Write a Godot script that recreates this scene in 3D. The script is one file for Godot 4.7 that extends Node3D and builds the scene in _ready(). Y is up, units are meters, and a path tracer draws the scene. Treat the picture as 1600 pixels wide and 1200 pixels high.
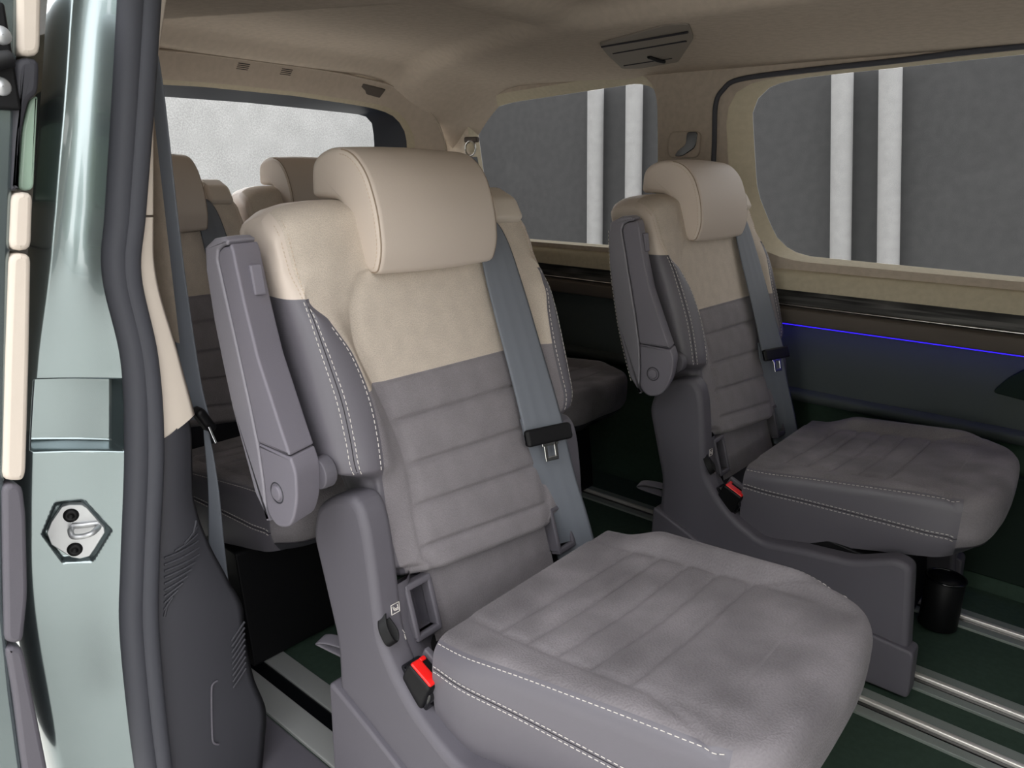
extends Node3D

# ---------------------------------------------------------------- camera frame
const FPX := 1150.0
const CAM := Vector3(0, 1.15, 0)
const YAW := 0.870919
const PITCH := 0.279253
const ROLL := 0.013963
var cr: Vector3
var cu: Vector3
var cf: Vector3
var M := {}
var names := {}

func frame() -> void:
	cf = Vector3(sin(YAW) * cos(PITCH), -sin(PITCH), -cos(YAW) * cos(PITCH))
	var r = cf.cross(Vector3.UP).normalized()
	var u = r.cross(cf)
	cr = r * cos(ROLL) + u * sin(ROLL)
	cu = -r * sin(ROLL) + u * cos(ROLL)

# the point where a photo pixel's line of sight meets the plane axis = val
func P(u: float, v: float, ax: int, val: float) -> Vector3:
	var d = cr * ((u - 800.0) / FPX) - cu * ((v - 600.0) / FPX) + cf
	return CAM + d * ((val - CAM[ax]) / d[ax])

# ---------------------------------------------------------------- mesh builder
class MB:
	var v = PackedVector3Array()
	var n = PackedVector3Array()
	var ix = PackedInt32Array()
	var uv = PackedVector2Array()
	var rings = []

	static func norms(rows: Array, wrap: bool) -> Array:
		var out = []
		var R = rows.size()
		var C: int = rows[0].size()
		for i in R:
			var a = PackedVector3Array()
			a.resize(C)
			var up: PackedVector3Array = rows[mini(i + 1, R - 1)]
			var dn: PackedVector3Array = rows[maxi(i - 1, 0)]
			var me: PackedVector3Array = rows[i]
			for j in C:
				var jn = (j + 1) % C if wrap else mini(j + 1, C - 1)
				var jp = (j - 1 + C) % C if wrap else maxi(j - 1, 0)
				if wrap and j == C - 1: jn = 1
				if wrap and j == 0: jp = C - 2
				var di = up[j] - dn[j]
				var dj = me[jn] - me[jp]
				var nn = di.cross(dj)
				a[j] = nn.normalized() if nn.length_squared() > 1e-18 else Vector3.ZERO
			out.append(a)
		# poles: borrow from the neighbour
		for i in R:
			for j in C:
				if out[i][j] == Vector3.ZERO:
					var k = clampi(i + (1 if i < R / 2 else -1), 0, R - 1)
					out[i][j] = out[k][j] if out[k][j] != Vector3.ZERO else Vector3.UP
		return out

	# rows: Array of PackedVector3Array. wrap: first and last column coincide.
	func grid(rows: Array, ctr: Vector3, wrap := false, i0 := 0, i1 := -1, j0 := 0, j1 := -1, nr: Array = [], turn := 0) -> void:
		var N: Array = nr if nr.size() > 0 else norms(rows, wrap)
		if i1 < 0: i1 = rows.size() - 1
		if j1 < 0: j1 = rows[0].size() - 1
		var s = 0.0
		if turn != 0: s = float(turn)
		else:
			for i in range(0, rows.size()):
				for j in range(0, rows[0].size()):
					s += N[i][j].dot((rows[i][j] - ctr).normalized())
		var flip = s < 0.0
		var idx = {}
		var base = v.size()
		var W = j1 - j0 + 1
		for i in range(i0, i1 + 1):
			for j in range(j0, j1 + 1):
				v.append(rows[i][j])
				n.append(-N[i][j] if flip else N[i][j])
				uv.append(Vector2(float(j) / W, float(i) / (i1 - i0 + 1)))
		for i in range(i1 - i0):
			for j in range(j1 - j0):
				var a = base + i * W + j
				var b = a + 1
				var c = a + W + 1
				var d = a + W
				if flip: ix.append_array([a, c, b, a, d, c])
				else: ix.append_array([a, b, c, a, c, d])

	func poly(pts: PackedVector3Array, nor: Vector3) -> void:
		# planar polygon
		var ux = (pts[1] - pts[0]).normalized()
		for k in range(1, pts.size()):
			if (pts[k] - pts[0]).length() > 1e-4:
				ux = (pts[k] - pts[0]).normalized()
				break
		ux = (ux - nor * ux.dot(nor)).normalized()
		var uy = nor.cross(ux)
		var p2 = PackedVector2Array()
		for p in pts: p2.append(Vector2(p.dot(ux), p.dot(uy)) * 1000.0)
		var t = Geometry2D.triangulate_polygon(p2)
		var base = v.size()
		for k in pts.size():
			v.append(pts[k]); n.append(nor); uv.append(p2[k] * 0.001)
		for k in range(0, t.size(), 3):
			var a = pts[t[k]]
			var b = pts[t[k + 1]]
			var c = pts[t[k + 2]]
			if (b - a).cross(c - a).dot(nor) > 0: ix.append_array([base + t[k], base + t[k + 2], base + t[k + 1]])
			else: ix.append_array([base + t[k], base + t[k + 1], base + t[k + 2]])

	# profile in the (y, z) plane pushed along x from x0 to x1, edges rounded by r
	func prism(pr: PackedVector2Array, x0: float, x1: float, r: float, T := Transform3D.IDENTITY, crown := 0.0, segs := 4) -> void:
		var q = PackedVector2Array(pr)
		if Geometry2D.is_polygon_clockwise(q): q.reverse()
		var C = q.size()
		var nn = PackedVector2Array()
		for j in C:
			var e1 = (q[j] - q[(j - 1 + C) % C]).normalized()
			var e2 = (q[(j + 1) % C] - q[j]).normalized()
			var a = Vector2(e1.y, -e1.x)
			var b = Vector2(e2.y, -e2.x)
			var m = (a + b)
			m = m.normalized() / maxf(0.5, sqrt(maxf(0.05, (1.0 + a.dot(b)) / 2.0))) if m.length() > 0.01 else a
			nn.append(m)
		rings = []
		var spec = []
		for k in segs + 1:
			var a = PI / 2 * k / segs
			spec.append([x0 + r * (1 - cos(a)), r * (1 - sin(a))])
		if crown != 0.0:
			for k in range(1, 6):
				var f = k / 6.0
				spec.append([lerpf(x0 + r, x1 - r, f), -crown * sin(PI * f)])
		for k in segs + 1:
			var a = PI / 2 * (segs - k) / segs
			spec.append([x1 - r * (1 - cos(a)), r * (1 - sin(a))])
		for s in spec:
			var ring = PackedVector3Array()
			for j in C + 1:
				var p = q[j % C] - nn[j % C] * s[1]
				ring.append(T * Vector3(s[0], p.x, p.y))
			rings.append(ring)
		var c = Vector3.ZERO
		for ring in rings:
			for p in ring: c += p / float(rings.size() * (C + 1))
		# orientation: dI is +x, dJ counter-clockwise in (y,z): dI x dJ points inward for T proper
		var turn = -1 if T.basis.determinant() > 0 else 1
		grid(rings, c, true, 0, -1, 0, -1, [], turn)
		var A: PackedVector3Array = rings[0].slice(0, C)
		var B: PackedVector3Array = rings[-1].slice(0, C)
		var ax = (T.basis * Vector3.RIGHT)
		var na = (T.basis * Vector3.UP).cross(T.basis * Vector3.BACK).normalized()
		if na.dot(ax) < 0: na = -na
		var q2 = PackedVector2Array()
		for p in q: q2.append(p * 1000.0)
		var t = Geometry2D.triangulate_polygon(q2)
		if t.is_empty(): print("cap failed ", C)
		for side in [[A, -na], [B, na]]:
			var base = v.size()
			for k in C:
				v.append(side[0][k]); n.append(side[1]); uv.append(q[k])
			for k in range(0, t.size(), 3):
				var a = q[t[k]]
				var ccw = (q[t[k + 1]] - a).cross(q[t[k + 2]] - a) > 0
				# (y, z) counter-clockwise faces +x
				var front_b = side[1] == na
				if ccw == (front_b == (T.basis.determinant() > 0)): ix.append_array([base + t[k], base + t[k + 2], base + t[k + 1]])
				else: ix.append_array([base + t[k], base + t[k + 1], base + t[k + 2]])

	static func fillet(p: PackedVector2Array, rad, segs := 5) -> PackedVector2Array:
		var out = PackedVector2Array()
		var C = p.size()
		for j in C:
			var a = p[(j - 1 + C) % C]
			var b = p[j]
			var c = p[(j + 1) % C]
			var r: float = rad[j] if rad is Array else rad
			var u = a - b
			var w = c - b
			var t = minf(r, minf(u.length(), w.length()) * 0.48)
			if t < 1e-5:
				out.append(b); continue
			var s = b + u.normalized() * t
			var e = b + w.normalized() * t
			for k in segs + 1:
				var f = float(k) / segs
				out.append(s.lerp(b, f).lerp(b.lerp(e, f), f))
		return out

	static func rect(cy: float, cz: float, h: float, w: float, r: float, segs := 4) -> PackedVector2Array:
		return MB.fillet(PackedVector2Array([Vector2(cy - h / 2, cz - w / 2), Vector2(cy + h / 2, cz - w / 2), Vector2(cy + h / 2, cz + w / 2), Vector2(cy - h / 2, cz + w / 2)]), r, segs)

	func box(c: Vector3, s: Vector3, r := 0.004, T := Transform3D.IDENTITY) -> void:
		r = minf(r, minf(s.x, minf(s.y, s.z)) * 0.45)
		prism(MB.rect(c.y, c.z, s.y, s.z, r * 1.3, 3), c.x - s.x / 2, c.x + s.x / 2, r, T, 0.0, 2)

	static func smooth(path: PackedVector3Array, per := 6) -> PackedVector3Array:
		var out = PackedVector3Array()
		for i in path.size() - 1:
			var a = path[maxi(i - 1, 0)]
			var b = path[i]
			var c = path[i + 1]
			var d = path[mini(i + 2, path.size() - 1)]
			for k in per: out.append(b.cubic_interpolate(c, a, d, float(k) / per))
		out.append(path[-1])
		return out

	func tube(path: PackedVector3Array, r: float, sides := 8, caps := true) -> void:
		var rows = []
		var up = Vector3(0.13, 0.9, 0.37).normalized()
		for i in path.size():
			var t = (path[mini(i + 1, path.size() - 1)] - path[maxi(i - 1, 0)]).normalized()
			var s = t.cross(up)
			if s.length() < 0.05: s = t.cross(Vector3.RIGHT)
			s = s.normalized()
			var w = s.cross(t)
			up = w
			var ring = PackedVector3Array()
			for j in sides + 1:
				var a = TAU * j / sides
				ring.append(path[i] + s * cos(a) * r + w * sin(a) * r)
			rows.append(ring)
		grid(rows, Vector3.ZERO, true, 0, -1, 0, -1, [], 1 if _tube_out(rows, path) else -1)
		if caps:
			poly(rows[0].slice(0, sides), (path[0] - path[1]).normalized())
			poly(rows[-1].slice(0, sides), (path[-1] - path[-2]).normalized())

	func _tube_out(rows: Array, path: PackedVector3Array) -> bool:
		var N = MB.norms(rows, true)
		return N[0][0].dot(rows[0][0] - path[0]) > 0

	# flat strap: path of centres, side = half width vector at each point, th = thickness; ribs along the length
	func ribbon(path: PackedVector3Array, side: PackedVector3Array, th: float, ribs := false) -> void:
		var rows = []
		for i in path.size():
			var t = (path[mini(i + 1, path.size() - 1)] - path[maxi(i - 1, 0)]).normalized()
			var s = side[i]
			var nn = t.cross(s).normalized()
			var ring = PackedVector3Array()
			var K = 16
			for k in K + 1:
				var f = -1.0 + 2.0 * k / K
				var h = th * 0.5 * sqrt(maxf(0.0, 1.0 - pow(absf(f), 8.0)))
				if ribs: h += 0.0006 * (1.0 if absf(absf(f) - 0.33) < 0.14 else 0.0)
				ring.append(path[i] + s * f + nn * h)
			for k in range(1, K + 1):
				var f = 1.0 - 2.0 * k / K
				var h = th * 0.5 * sqrt(maxf(0.0, 1.0 - pow(absf(f), 8.0)))
				ring.append(path[i] + s * f - nn * h)
			rows.append(ring)
		grid(rows, Vector3.ZERO, true, 0, -1, 0, -1, [], 1 if _tube_out2(rows, path) else -1)
		poly(rows[0].slice(0, rows[0].size() - 1), (path[0] - path[1]).normalized())
		poly(rows[-1].slice(0, rows[0].size() - 1), (path[-1] - path[-2]).normalized())

	func _tube_out2(rows: Array, path: PackedVector3Array) -> bool:
		var N = MB.norms(rows, true)
		return N[1][8].dot(rows[1][8] - path[1]) > 0

	func dashes(path: PackedVector3Array, ln := 0.0060, gap := 0.0036, r := 0.0007) -> void:
		var pos = 0.0
		var total = 0.0
		for i in path.size() - 1: total += path[i].distance_to(path[i + 1])
		while pos + ln < total:
			var a = along(path, pos)
			var b = along(path, pos + ln)
			tube(PackedVector3Array([a, a.lerp(b, 0.5), b]), r, 5, true)
			pos += ln + gap

	static func along(path: PackedVector3Array, d: float) -> Vector3:
		for i in path.size() - 1:
			var l = path[i].distance_to(path[i + 1])
			if d <= l: return path[i].lerp(path[i + 1], d / maxf(l, 1e-9))
			d -= l
		return path[-1]

	# flat plate with a bevelled front: outline on a plane, nor = the way it faces
	func slab(pts: PackedVector3Array, nor: Vector3, depth: float, bev := 0.003) -> void:
		var c = Vector3.ZERO
		for p in pts: c += p / float(pts.size())
		var C = pts.size()
		var q2 = PackedVector2Array()
		var ux = (pts[1] - pts[0]).normalized()
		ux = (ux - nor * ux.dot(nor)).normalized()
		var uy = nor.cross(ux)
		for p in pts: q2.append(Vector2((p - c).dot(ux), (p - c).dot(uy)))
		if Geometry2D.is_polygon_clockwise(q2): q2.reverse()
		q2 = MB.fillet(q2, bev * 2.5, 3)
		var T = Transform3D(Basis(nor, ux, uy), c)
		prism(q2, -depth, 0.0, bev, T, 0.0, 3)

	func lathe(pr: PackedVector2Array, T: Transform3D, sides := 24) -> void:
		# pr: (radius, height along local y)
		var rows = []
		for p in pr:
			var ring = PackedVector3Array()
			for j in sides + 1:
				var a = TAU * j / sides
				ring.append(T * Vector3(p.x * cos(a), p.y, p.x * sin(a)))
			rows.append(ring)
		var c = Vector3.ZERO
		for rr in rows: c += T * Vector3(0, (pr[0].y + pr[-1].y) / 2, 0) / rows.size()
		grid(rows, c, true)

	func mesh() -> ArrayMesh:
		var a = []
		a.resize(Mesh.ARRAY_MAX)
		a[Mesh.ARRAY_VERTEX] = v
		a[Mesh.ARRAY_NORMAL] = n
		a[Mesh.ARRAY_TEX_UV] = uv
		a[Mesh.ARRAY_INDEX] = ix
		var m = ArrayMesh.new()
		m.add_surface_from_arrays(Mesh.PRIMITIVE_TRIANGLES, a)
		return m

# ---------------------------------------------------------------- node helpers
func numbered(called: String) -> String:
	if not names.has(called):
		names[called] = 0
		return called
	names[called] += 1
	return "%s_%03d" % [called, names[called]]

func part(called: String, mb: MB, m: Material, parent: Node, label := "") -> MeshInstance3D:
	var o = MeshInstance3D.new()
	o.name = called
	o.mesh = mb.mesh()
	o.material_override = m
	o.cast_shadow = GeometryInstance3D.SHADOW_CASTING_SETTING_ON
	parent.add_child(o, true)
	if label: o.set_meta("label", label)
	return o

func thing(called: String, label: String, category: String, at := Vector3.ZERO, group := "") -> Node3D:
	var o = Node3D.new()
	o.name = numbered(called)
	add_child(o)
	o.position = at
	o.set_meta("label", label)
	o.set_meta("category", category)
	if group: o.set_meta("group", group)
	return o

func struct(called: String, label: String) -> Node3D:
	var o = Node3D.new()
	o.name = numbered(called)
	add_child(o)
	o.set_meta("kind", "structure")
	o.set_meta("label", label)
	return o

# ---------------------------------------------------------------- materials
func noise_img(size: int, freq: float, kind: int, oct: int, sd: int) -> Image:
	var f = FastNoiseLite.new()
	f.noise_type = kind
	f.seed = sd
	f.frequency = freq
	f.fractal_octaves = oct
	if oct <= 1: f.fractal_type = FastNoiseLite.FRACTAL_NONE
	return f.get_seamless_image(size, size)

func bump_tex(im: Image, k: float) -> ImageTexture:
	var b: Image = im.duplicate()
	b.convert(Image.FORMAT_RGBA8)
	b.bump_map_to_normal_map(k)
	return ImageTexture.create_from_image(b)

# colour texture: average 1.0 around which the noise swings by amp, so albedo_color keeps its meaning
func tint_tex(im: Image, amp: float, im2: Image = null, amp2 := 0.0) -> ImageTexture:
	var s = im.get_width()
	var o = Image.create(s, s, false, Image.FORMAT_RGB8)
	for y in s:
		for x in s:
			var k = 1.0 - amp - amp2 + amp * 2.0 * (im.get_pixel(x, y).r - 0.5)
			if im2: k += amp2 * 2.0 * (im2.get_pixel(x, y).r - 0.5)
			k = clampf(k, 0.0, 1.0)
			o.set_pixel(x, y, Color(k, k, k))
	return ImageTexture.create_from_image(o)

func mat(c: Color, rough: float, spec := 0.5, metal := 0.0) -> StandardMaterial3D:
	var m = StandardMaterial3D.new()
	m.albedo_color = c
	m.roughness = rough
	m.metallic_specular = spec
	m.metallic = metal
	return m

func tri(m: StandardMaterial3D, scale: float, alb: Texture2D, nor: Texture2D, ns := 1.0, world := false) -> StandardMaterial3D:
	m.uv1_triplanar = true
	m.uv1_world_triplanar = world
	m.uv1_scale = Vector3.ONE * scale
	if alb: m.albedo_texture = alb
	if nor:
		m.normal_enabled = true
		m.normal_texture = nor
		m.normal_scale = ns
	return m

func C(r: int, g: int, b: int) -> Color:
	return Color(r / 255.0, g / 255.0, b / 255.0)

func materials() -> void:
	var cell = noise_img(512, 0.09, FastNoiseLite.TYPE_CELLULAR, 1, 3)
	var fine = noise_img(512, 0.25, FastNoiseLite.TYPE_SIMPLEX, 2, 5)
	var soft = noise_img(512, 0.012, FastNoiseLite.TYPE_SIMPLEX, 4, 7)
	var cell_n = bump_tex(cell, 1.2)
	var fine_n = bump_tex(fine, 2.0)
	var fine_t = tint_tex(fine, 0.10)
	var suede_t = tint_tex(soft, 0.035, fine, 0.05)
	var head_t = tint_tex(fine, 0.09, soft, 0.03)
	var nap = noise_img(512, 0.006, FastNoiseLite.TYPE_SIMPLEX, 3, 21)
	var nap_t = tint_tex(nap, 0.13, fine, 0.05)
	M.beige_leather = tri(mat(C(202, 189, 178), 0.48, 0.4), 7.0, null, cell_n, 0.25)
	M.beige_suede = tri(mat(C(224, 211, 197), 0.95, 0.2), 3.0, head_t, fine_n, 0.4)
	M.beige_plastic = tri(mat(C(205, 194, 182), 0.55, 0.35), 9.0, null, fine_n, 0.18)
	M.grey_leather = tri(mat(C(97, 94, 101), 0.45, 0.5), 7.0, null, cell_n, 0.3)
	M.grey_suede = tri(mat(C(145, 140, 144), 0.95, 0.2), 2.2, suede_t, fine_n, 0.5)
	M.cushion_suede = tri(mat(C(145, 140, 144), 0.95, 0.2), 1.6, nap_t, fine_n, 0.5)
	for k in [M.grey_suede, M.cushion_suede]:
		k.rim_enabled = true
		k.rim = 0.35
	M.grey_plastic = tri(mat(C(101, 98, 106), 0.55, 0.45), 9.0, fine_t, fine_n, 0.25)
	M.arm_plastic = tri(mat(C(130, 126, 136), 0.55, 0.45), 9.0, fine_t, fine_n, 0.25)
	M.arm_leather = tri(mat(C(126, 123, 131), 0.45, 0.5), 7.0, null, cell_n, 0.3)
	M.dark_plastic = tri(mat(C(66, 66, 72), 0.55, 0.4), 9.0, fine_t, fine_n, 0.25)
	M.black_plastic = mat(C(15, 15, 17), 0.5, 0.35)
	M.gloss_black = mat(C(14, 15, 18), 0.12, 0.6)
	M.rubber = tri(mat(C(80, 81, 88), 0.6, 0.35), 9.0, fine_t, fine_n, 0.15)
	M.seam = mat(C(58, 56, 60), 0.9, 0.1)
	M.beige_seam = mat(C(150, 134, 118), 0.9, 0.1)
	M.thread = mat(C(206, 201, 196), 0.7, 0.3)
	M.beige_thread = mat(C(196, 178, 160), 0.7, 0.3)
	M.webbing = tri(mat(C(122, 127, 136), 0.55, 0.45), 40.0, fine_t, fine_n, 0.4)
	M.red = mat(C(232, 28, 26), 0.35, 0.5)
	M.chrome = mat(C(200, 200, 198), 0.22, 0.6, 1.0)
	M.steel = tri(mat(C(196, 198, 200), 0.42, 0.5, 0.75), 9.0, null, fine_n, 0.08)
	M.alu = tri(mat(C(178, 180, 178), 0.45, 0.5, 0.2), 9.0, fine_t, fine_n, 0.1)
	M.alu_dull = tri(mat(C(152, 160, 154), 0.5, 0.5, 0.1), 9.0, fine_t, fine_n, 0.1)
	M.alu_bright = mat(C(222, 219, 212), 0.3, 0.5, 0.4)
	M.carpet = tri(mat(C(70, 88, 77), 0.98, 0.1), 6.0, suede_t, fine_n, 1.0, true)  # the green is a cast of light, put into the carpet colour
	M.headliner = tri(mat(C(212, 198, 182), 0.95, 0.1), 5.0, head_t, fine_n, 0.5, true)
	M.trim_beige = tri(mat(C(216, 205, 180), 0.7, 0.25), 6.0, head_t, fine_n, 0.25, true)
	M.trim_grey = tri(mat(C(104, 96, 90), 0.65, 0.3), 6.0, fine_t, fine_n, 0.2, true)
	M.console = tri(mat(C(150, 141, 131), 0.7, 0.3), 6.0, fine_t, fine_n, 0.2, true)
	M.door_panel = tri(mat(C(86, 93, 94), 0.7, 0.3), 6.0, fine_t, fine_n, 0.3, true)
	M.dark_frame = mat(C(40, 46, 58), 0.4, 0.5)
	M.net = tri(mat(C(40, 52, 46), 0.9, 0.2), 20.0, fine_t, cell_n, 1.0, true)
	# brushed decor strip: streaks along the van
	var st = Image.create(512, 64, false, Image.FORMAT_RGB8)
	var rng = RandomNumberGenerator.new()
	rng.seed = 11
	for y in 64:
		var run = 0
		var k = 0.5
		for x in 512:
			if run <= 0:
				run = rng.randi_range(6, 50)
				k = rng.randf_range(0.35, 1.0)
			run -= 1
			st.set_pixel(x, y, Color(k, k, k))
	M.decor = mat(C(92, 90, 88), 0.45, 0.4)
	M.decor.albedo_texture = ImageTexture.create_from_image(st)
	var paint = mat(C(130, 143, 145), 0.24, 0.6, 0.85)
	paint.clearcoat_enabled = true
	paint.clearcoat = 1.0
	paint.clearcoat_roughness = 0.04
	M.paint = paint
	M.glow = mat(C(70, 50, 255), 0.5)
	M.glow.emission_enabled = true
	M.glow.emission = Color(0.16, 0.08, 1.0)
	M.glow.emission_energy_multiplier = 0.42
	var gl = mat(Color(0.08, 0.11, 0.09, 0.72), 0.0, 0.10)
	gl.transparency = BaseMaterial3D.TRANSPARENCY_ALPHA
	M.glass = gl
	var cg = mat(Color(0.5, 0.5, 0.5, 0.12), 0.0, 0.10)
	cg.transparency = BaseMaterial3D.TRANSPARENCY_ALPHA
	M.clear_glass = cg
	M.pale_glass = mat(C(165, 190, 172), 0.15, 0.5)
	M.backdrop_dark = tri(mat(C(116, 116, 117), 0.9, 0.2), 1.0, head_t, null, 0.0, true)
	M.band_post_pale = tri(mat(C(232, 232, 231), 0.8, 0.3), 1.0, head_t, null, 0.0, true)
	M.pale_wall = tri(mat(C(158, 159, 158), 0.9, 0.2), 0.3, head_t, null, 0.0, true)
	M.ground = tri(mat(C(205, 203, 196), 0.95, 0.2), 1.0, suede_t, null, 0.0, true)

# ---------------------------------------------------------------- seat
const SZ := -0.6        # the seats' own origin lies this far behind the camera's cross plane
const SEAT_X := 0.95

func tab(ks: Array, vs: Array, y: float) -> float:
	if y <= ks[0]: return vs[0]
	for i in ks.size() - 1:
		if y <= ks[i + 1]:
			var f: float = (y - ks[i]) / (ks[i + 1] - ks[i])
			var v0: float = vs[maxi(i - 1, 0)]
			var v3: float = vs[mini(i + 2, vs.size() - 1)]
			var c = cubic_interpolate(vs[i], vs[i + 1], v0, v3, f)
			return clampf(c, minf(vs[i], vs[i + 1]) - 0.004, maxf(vs[i], vs[i + 1]) + 0.004)
	return vs[-1]

func back_z(y: float) -> float:
	return -0.94 - 0.32 * (y - 0.8) - SZ

const YK := [0.474, 0.49, 0.56, 0.62, 0.652, 0.680, 0.74, 0.80, 0.87, 0.925, 0.955, 1.00, 1.04, 1.075]
const AX := [0.155, 0.170, 0.170, 0.162, 0.160, 0.162, 0.172, 0.188, 0.207, 0.200, 0.180, 0.145, 0.135, 0.132]
const BX := [0.205, 0.225, 0.230, 0.225, 0.224, 0.232, 0.228, 0.228, 0.240, 0.264, 0.284, 0.240, 0.225, 0.215]
const CX := [0.215, 0.238, 0.242, 0.238, 0.240, 0.278, 0.280, 0.280, 0.286, 0.289, 0.290, 0.292, 0.292, 0.290]
const EX := [0.222, 0.247, 0.250, 0.246, 0.252, 0.304, 0.310, 0.311, 0.312, 0.313, 0.313, 0.313, 0.312, 0.308]
const BD := [-0.02, -0.004, 0.0, 0.002, 0.006, 0.030, 0.034, 0.034, 0.030, 0.022, 0.012, 0.006, 0.004, 0.000]
const CD := [-0.03, -0.014, -0.01, -0.008, -0.006, 0.020, 0.026, 0.028, 0.026, 0.020, 0.012, 0.002, 0.000, -0.004]
const ED := [-0.05, -0.035, -0.03, -0.03, -0.03, -0.012, -0.006, -0.004, -0.006, -0.01, -0.014, -0.02, -0.02, -0.022]
const Y0 := 0.474
const QY := [0.735, 0.655, 0.582, 0.508]
const QS := [0.0, 0.0, 0.0, 0.0]

func quilt_back(x: float, y: float, ax: float) -> float:
	# depth of the quilted insert: grooves between puffed pleats
	var d = 0.0
	var edge = clampf((ax - absf(x)) / 0.02, 0.0, 1.0)
	if y < 0.81:
		var near = 1.0
		for k in 4:
			near = minf(near, absf(y - (QY[k] - QS[k] * x)))
		near = minf(near, absf(y - 0.80) + 0.004)
		d += (0.004 * (1.0 - exp(-near / 0.016)) + 0.006 * (1.0 - exp(-pow(near / 0.0045, 2.0))) - 0.006) * edge
	return d

func seat_back(root: Node3D) -> void:
	var ys = []
	var y = Y0
	while y < 1.0751:
		ys.append(y)
		y += 0.0034
	# exact rows for the colour borders
	var cols = [[0, 12], [1, 8], [2, 8], [3, 6], [4, 6], [5, 4], [6, 6]]  # feature -> subdivisions up to the next
	var rows = []
	var rowy = []
	var half = []
	var make_row = func(yy: float) -> Array:
		var a = tab(YK, AX, yy)
		var b = tab(YK, BX, yy)
		var c = tab(YK, CX, yy)
		var e = tab(YK, EX, yy)
		var thick = lerpf(0.085, 0.140, smoothstep(Y0, 0.72, yy))
		var f = [Vector2(0, 0.0), Vector2(a, -0.001), Vector2(b, tab(YK, BD, yy)), Vector2(c, tab(YK, CD, yy)), Vector2(e, tab(YK, ED, yy)), Vector2(e - 0.014, -thick + 0.030), Vector2(e - 0.045, -thick), Vector2(0, -thick - 0.012)]
		var pts = []
		for k in 7:
			var n: int = cols[k][1]
			var p0: Vector2 = f[maxi(k - 1, 0)]
			if k == 0: p0 = Vector2(-f[1].x, f[1].y)
			var p3: Vector2 = f[mini(k + 2, 7)]
			if k == 6: p3 = Vector2(-f[6].x, f[6].y)
			for s in n:
				var t = float(s) / n
				var q: Vector2
				if k <= 1: q = f[k].lerp(f[k + 1], t)
				else: q = f[k].cubic_interpolate(f[k + 1], p0, p3, t)
				if k == 1: q.y = lerpf(f[1].y, f[2].y, t * t * (3 - 2 * t))
				if k == 0: q.y += quilt_back(q.x, yy, a)
				pts.append(q)
		pts.append(f[7])
		# seams: narrow furrows beside the insert seam and the corner seam
		for j in pts.size():
			var q: Vector2 = pts[j]
			if q.y > -0.06:
				var g = 0.004 * exp(-pow((q.x - a) / 0.005, 2.0)) if yy < 0.985 else 0.0
				pts[j] = q - Vector2(0, g)
		return pts
	for yy in ys:
		rows.append(make_row.call(yy)); rowy.append(yy)
	var out = []
	var H: int = rows[0].size()
	var emit = func(pts: Array, yy: float, dy: float, kx: float, kd: float) -> PackedVector3Array:
		var r = PackedVector3Array()
		for s in range(-(H - 1), H):
			var q: Vector2 = pts[absi(s)]
			var x = q.x * (1.0 if s >= 0 else -1.0) * kx
			if s > 0: x += 0.030 * smoothstep(0.17, 0.235, q.x) * smoothstep(0.63, 0.72, yy) * (1.0 - smoothstep(0.90, 0.99, yy)) * (1.0 - 0.6 * smoothstep(0.25, 0.31, q.x))
			var d = -0.055 + (q.y + 0.055) * kd
			var drop = 0.0
			if yy > 0.96: drop = smoothstep(0.96, 1.075, yy) * 0.050 * pow(absf(x) / 0.312, 8.0)
			var Y = yy + dy - drop - 0.10 * x * (1.0 - smoothstep(0.46, 0.80, yy))
			r.append(Vector3(x, Y, back_z(Y) + d))
		return r
	for k in range(6, 0, -1):
		var an = PI / 2 * k / 6.0
		out.append(emit.call(rows[0], Y0, -0.022 * sin(an), 1.0 - 0.1 * (1 - cos(an)), cos(an)))
	var first = out.size()
	for i in rows.size(): out.append(emit.call(rows[i], rowy[i], 0.0, 1.0, 1.0))
	for k in range(1, 8):
		var an = PI / 2 * k / 7.0
		out.append(emit.call(rows[-1], 1.0751, 0.026 * sin(an), 1.0 - 0.05 * (1 - cos(an)), cos(an)))
	var N = MB.norms(out, true)
	var O = H - 1                      # middle column
	var ca = 12                        # insert seam
	var cb = 20                        # wing's inner edge
	var cc = 28                        # corner seam
	var row_of = func(yy: float) -> int:
		return first + clampi(int(round((yy - Y0) / 0.0034)), 0, rows.size() - 1)
	var r_mid: int = row_of.call(0.807)
	var r_side: int = row_of.call(0.957)
	var top = out.size() - 1
	var ctr = Vector3(0, 0.77, back_z(0.77) - 0.055)
	var mk = func(called: String, m: Material, i0: int, i1: int, ranges: Array, label: String) -> void:
		for r in ranges:
			var mb = MB.new()
			mb.grid(out, ctr, true, i0, i1, O + r[0], O + r[1], N)
			part(called, mb, m, root, label)
	mk.call("lower_back_insert", M.grey_suede, 0, r_mid, [[-cb, cb]], "dark grey quilted suede insert")
	mk.call("upper_back_insert", M.beige_suede, r_mid, top, [[-cb, cb]], "beige suede upper insert")
	mk.call("shoulder_panel", M.beige_suede, r_side, top, [[-cc, -cb], [cb, cc]], "beige suede shoulder")
	mk.call("shoulder_side", M.beige_leather, r_side, top, [[-O, -cc], [cc, O]], "beige leather shoulder side")
	mk.call("side_bolster", M.grey_leather, 0, r_side, [[-O, -cb], [cb, O]], "dark grey leather side bolster")
	# stitching along the seams
	var col = func(j: int, i0: int, i1: int, lift: float) -> PackedVector3Array:
		var p = PackedVector3Array()
		for i in range(i0, i1 + 1, 2):
			var nn: Vector3 = N[i][O + j]
			if nn.dot(out[i][O + j] - ctr) < 0: nn = -nn
			p.append(out[i][O + j] + nn * lift)
		return p
	var r_w: int = row_of.call(0.677)
	var st = MB.new()
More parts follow.
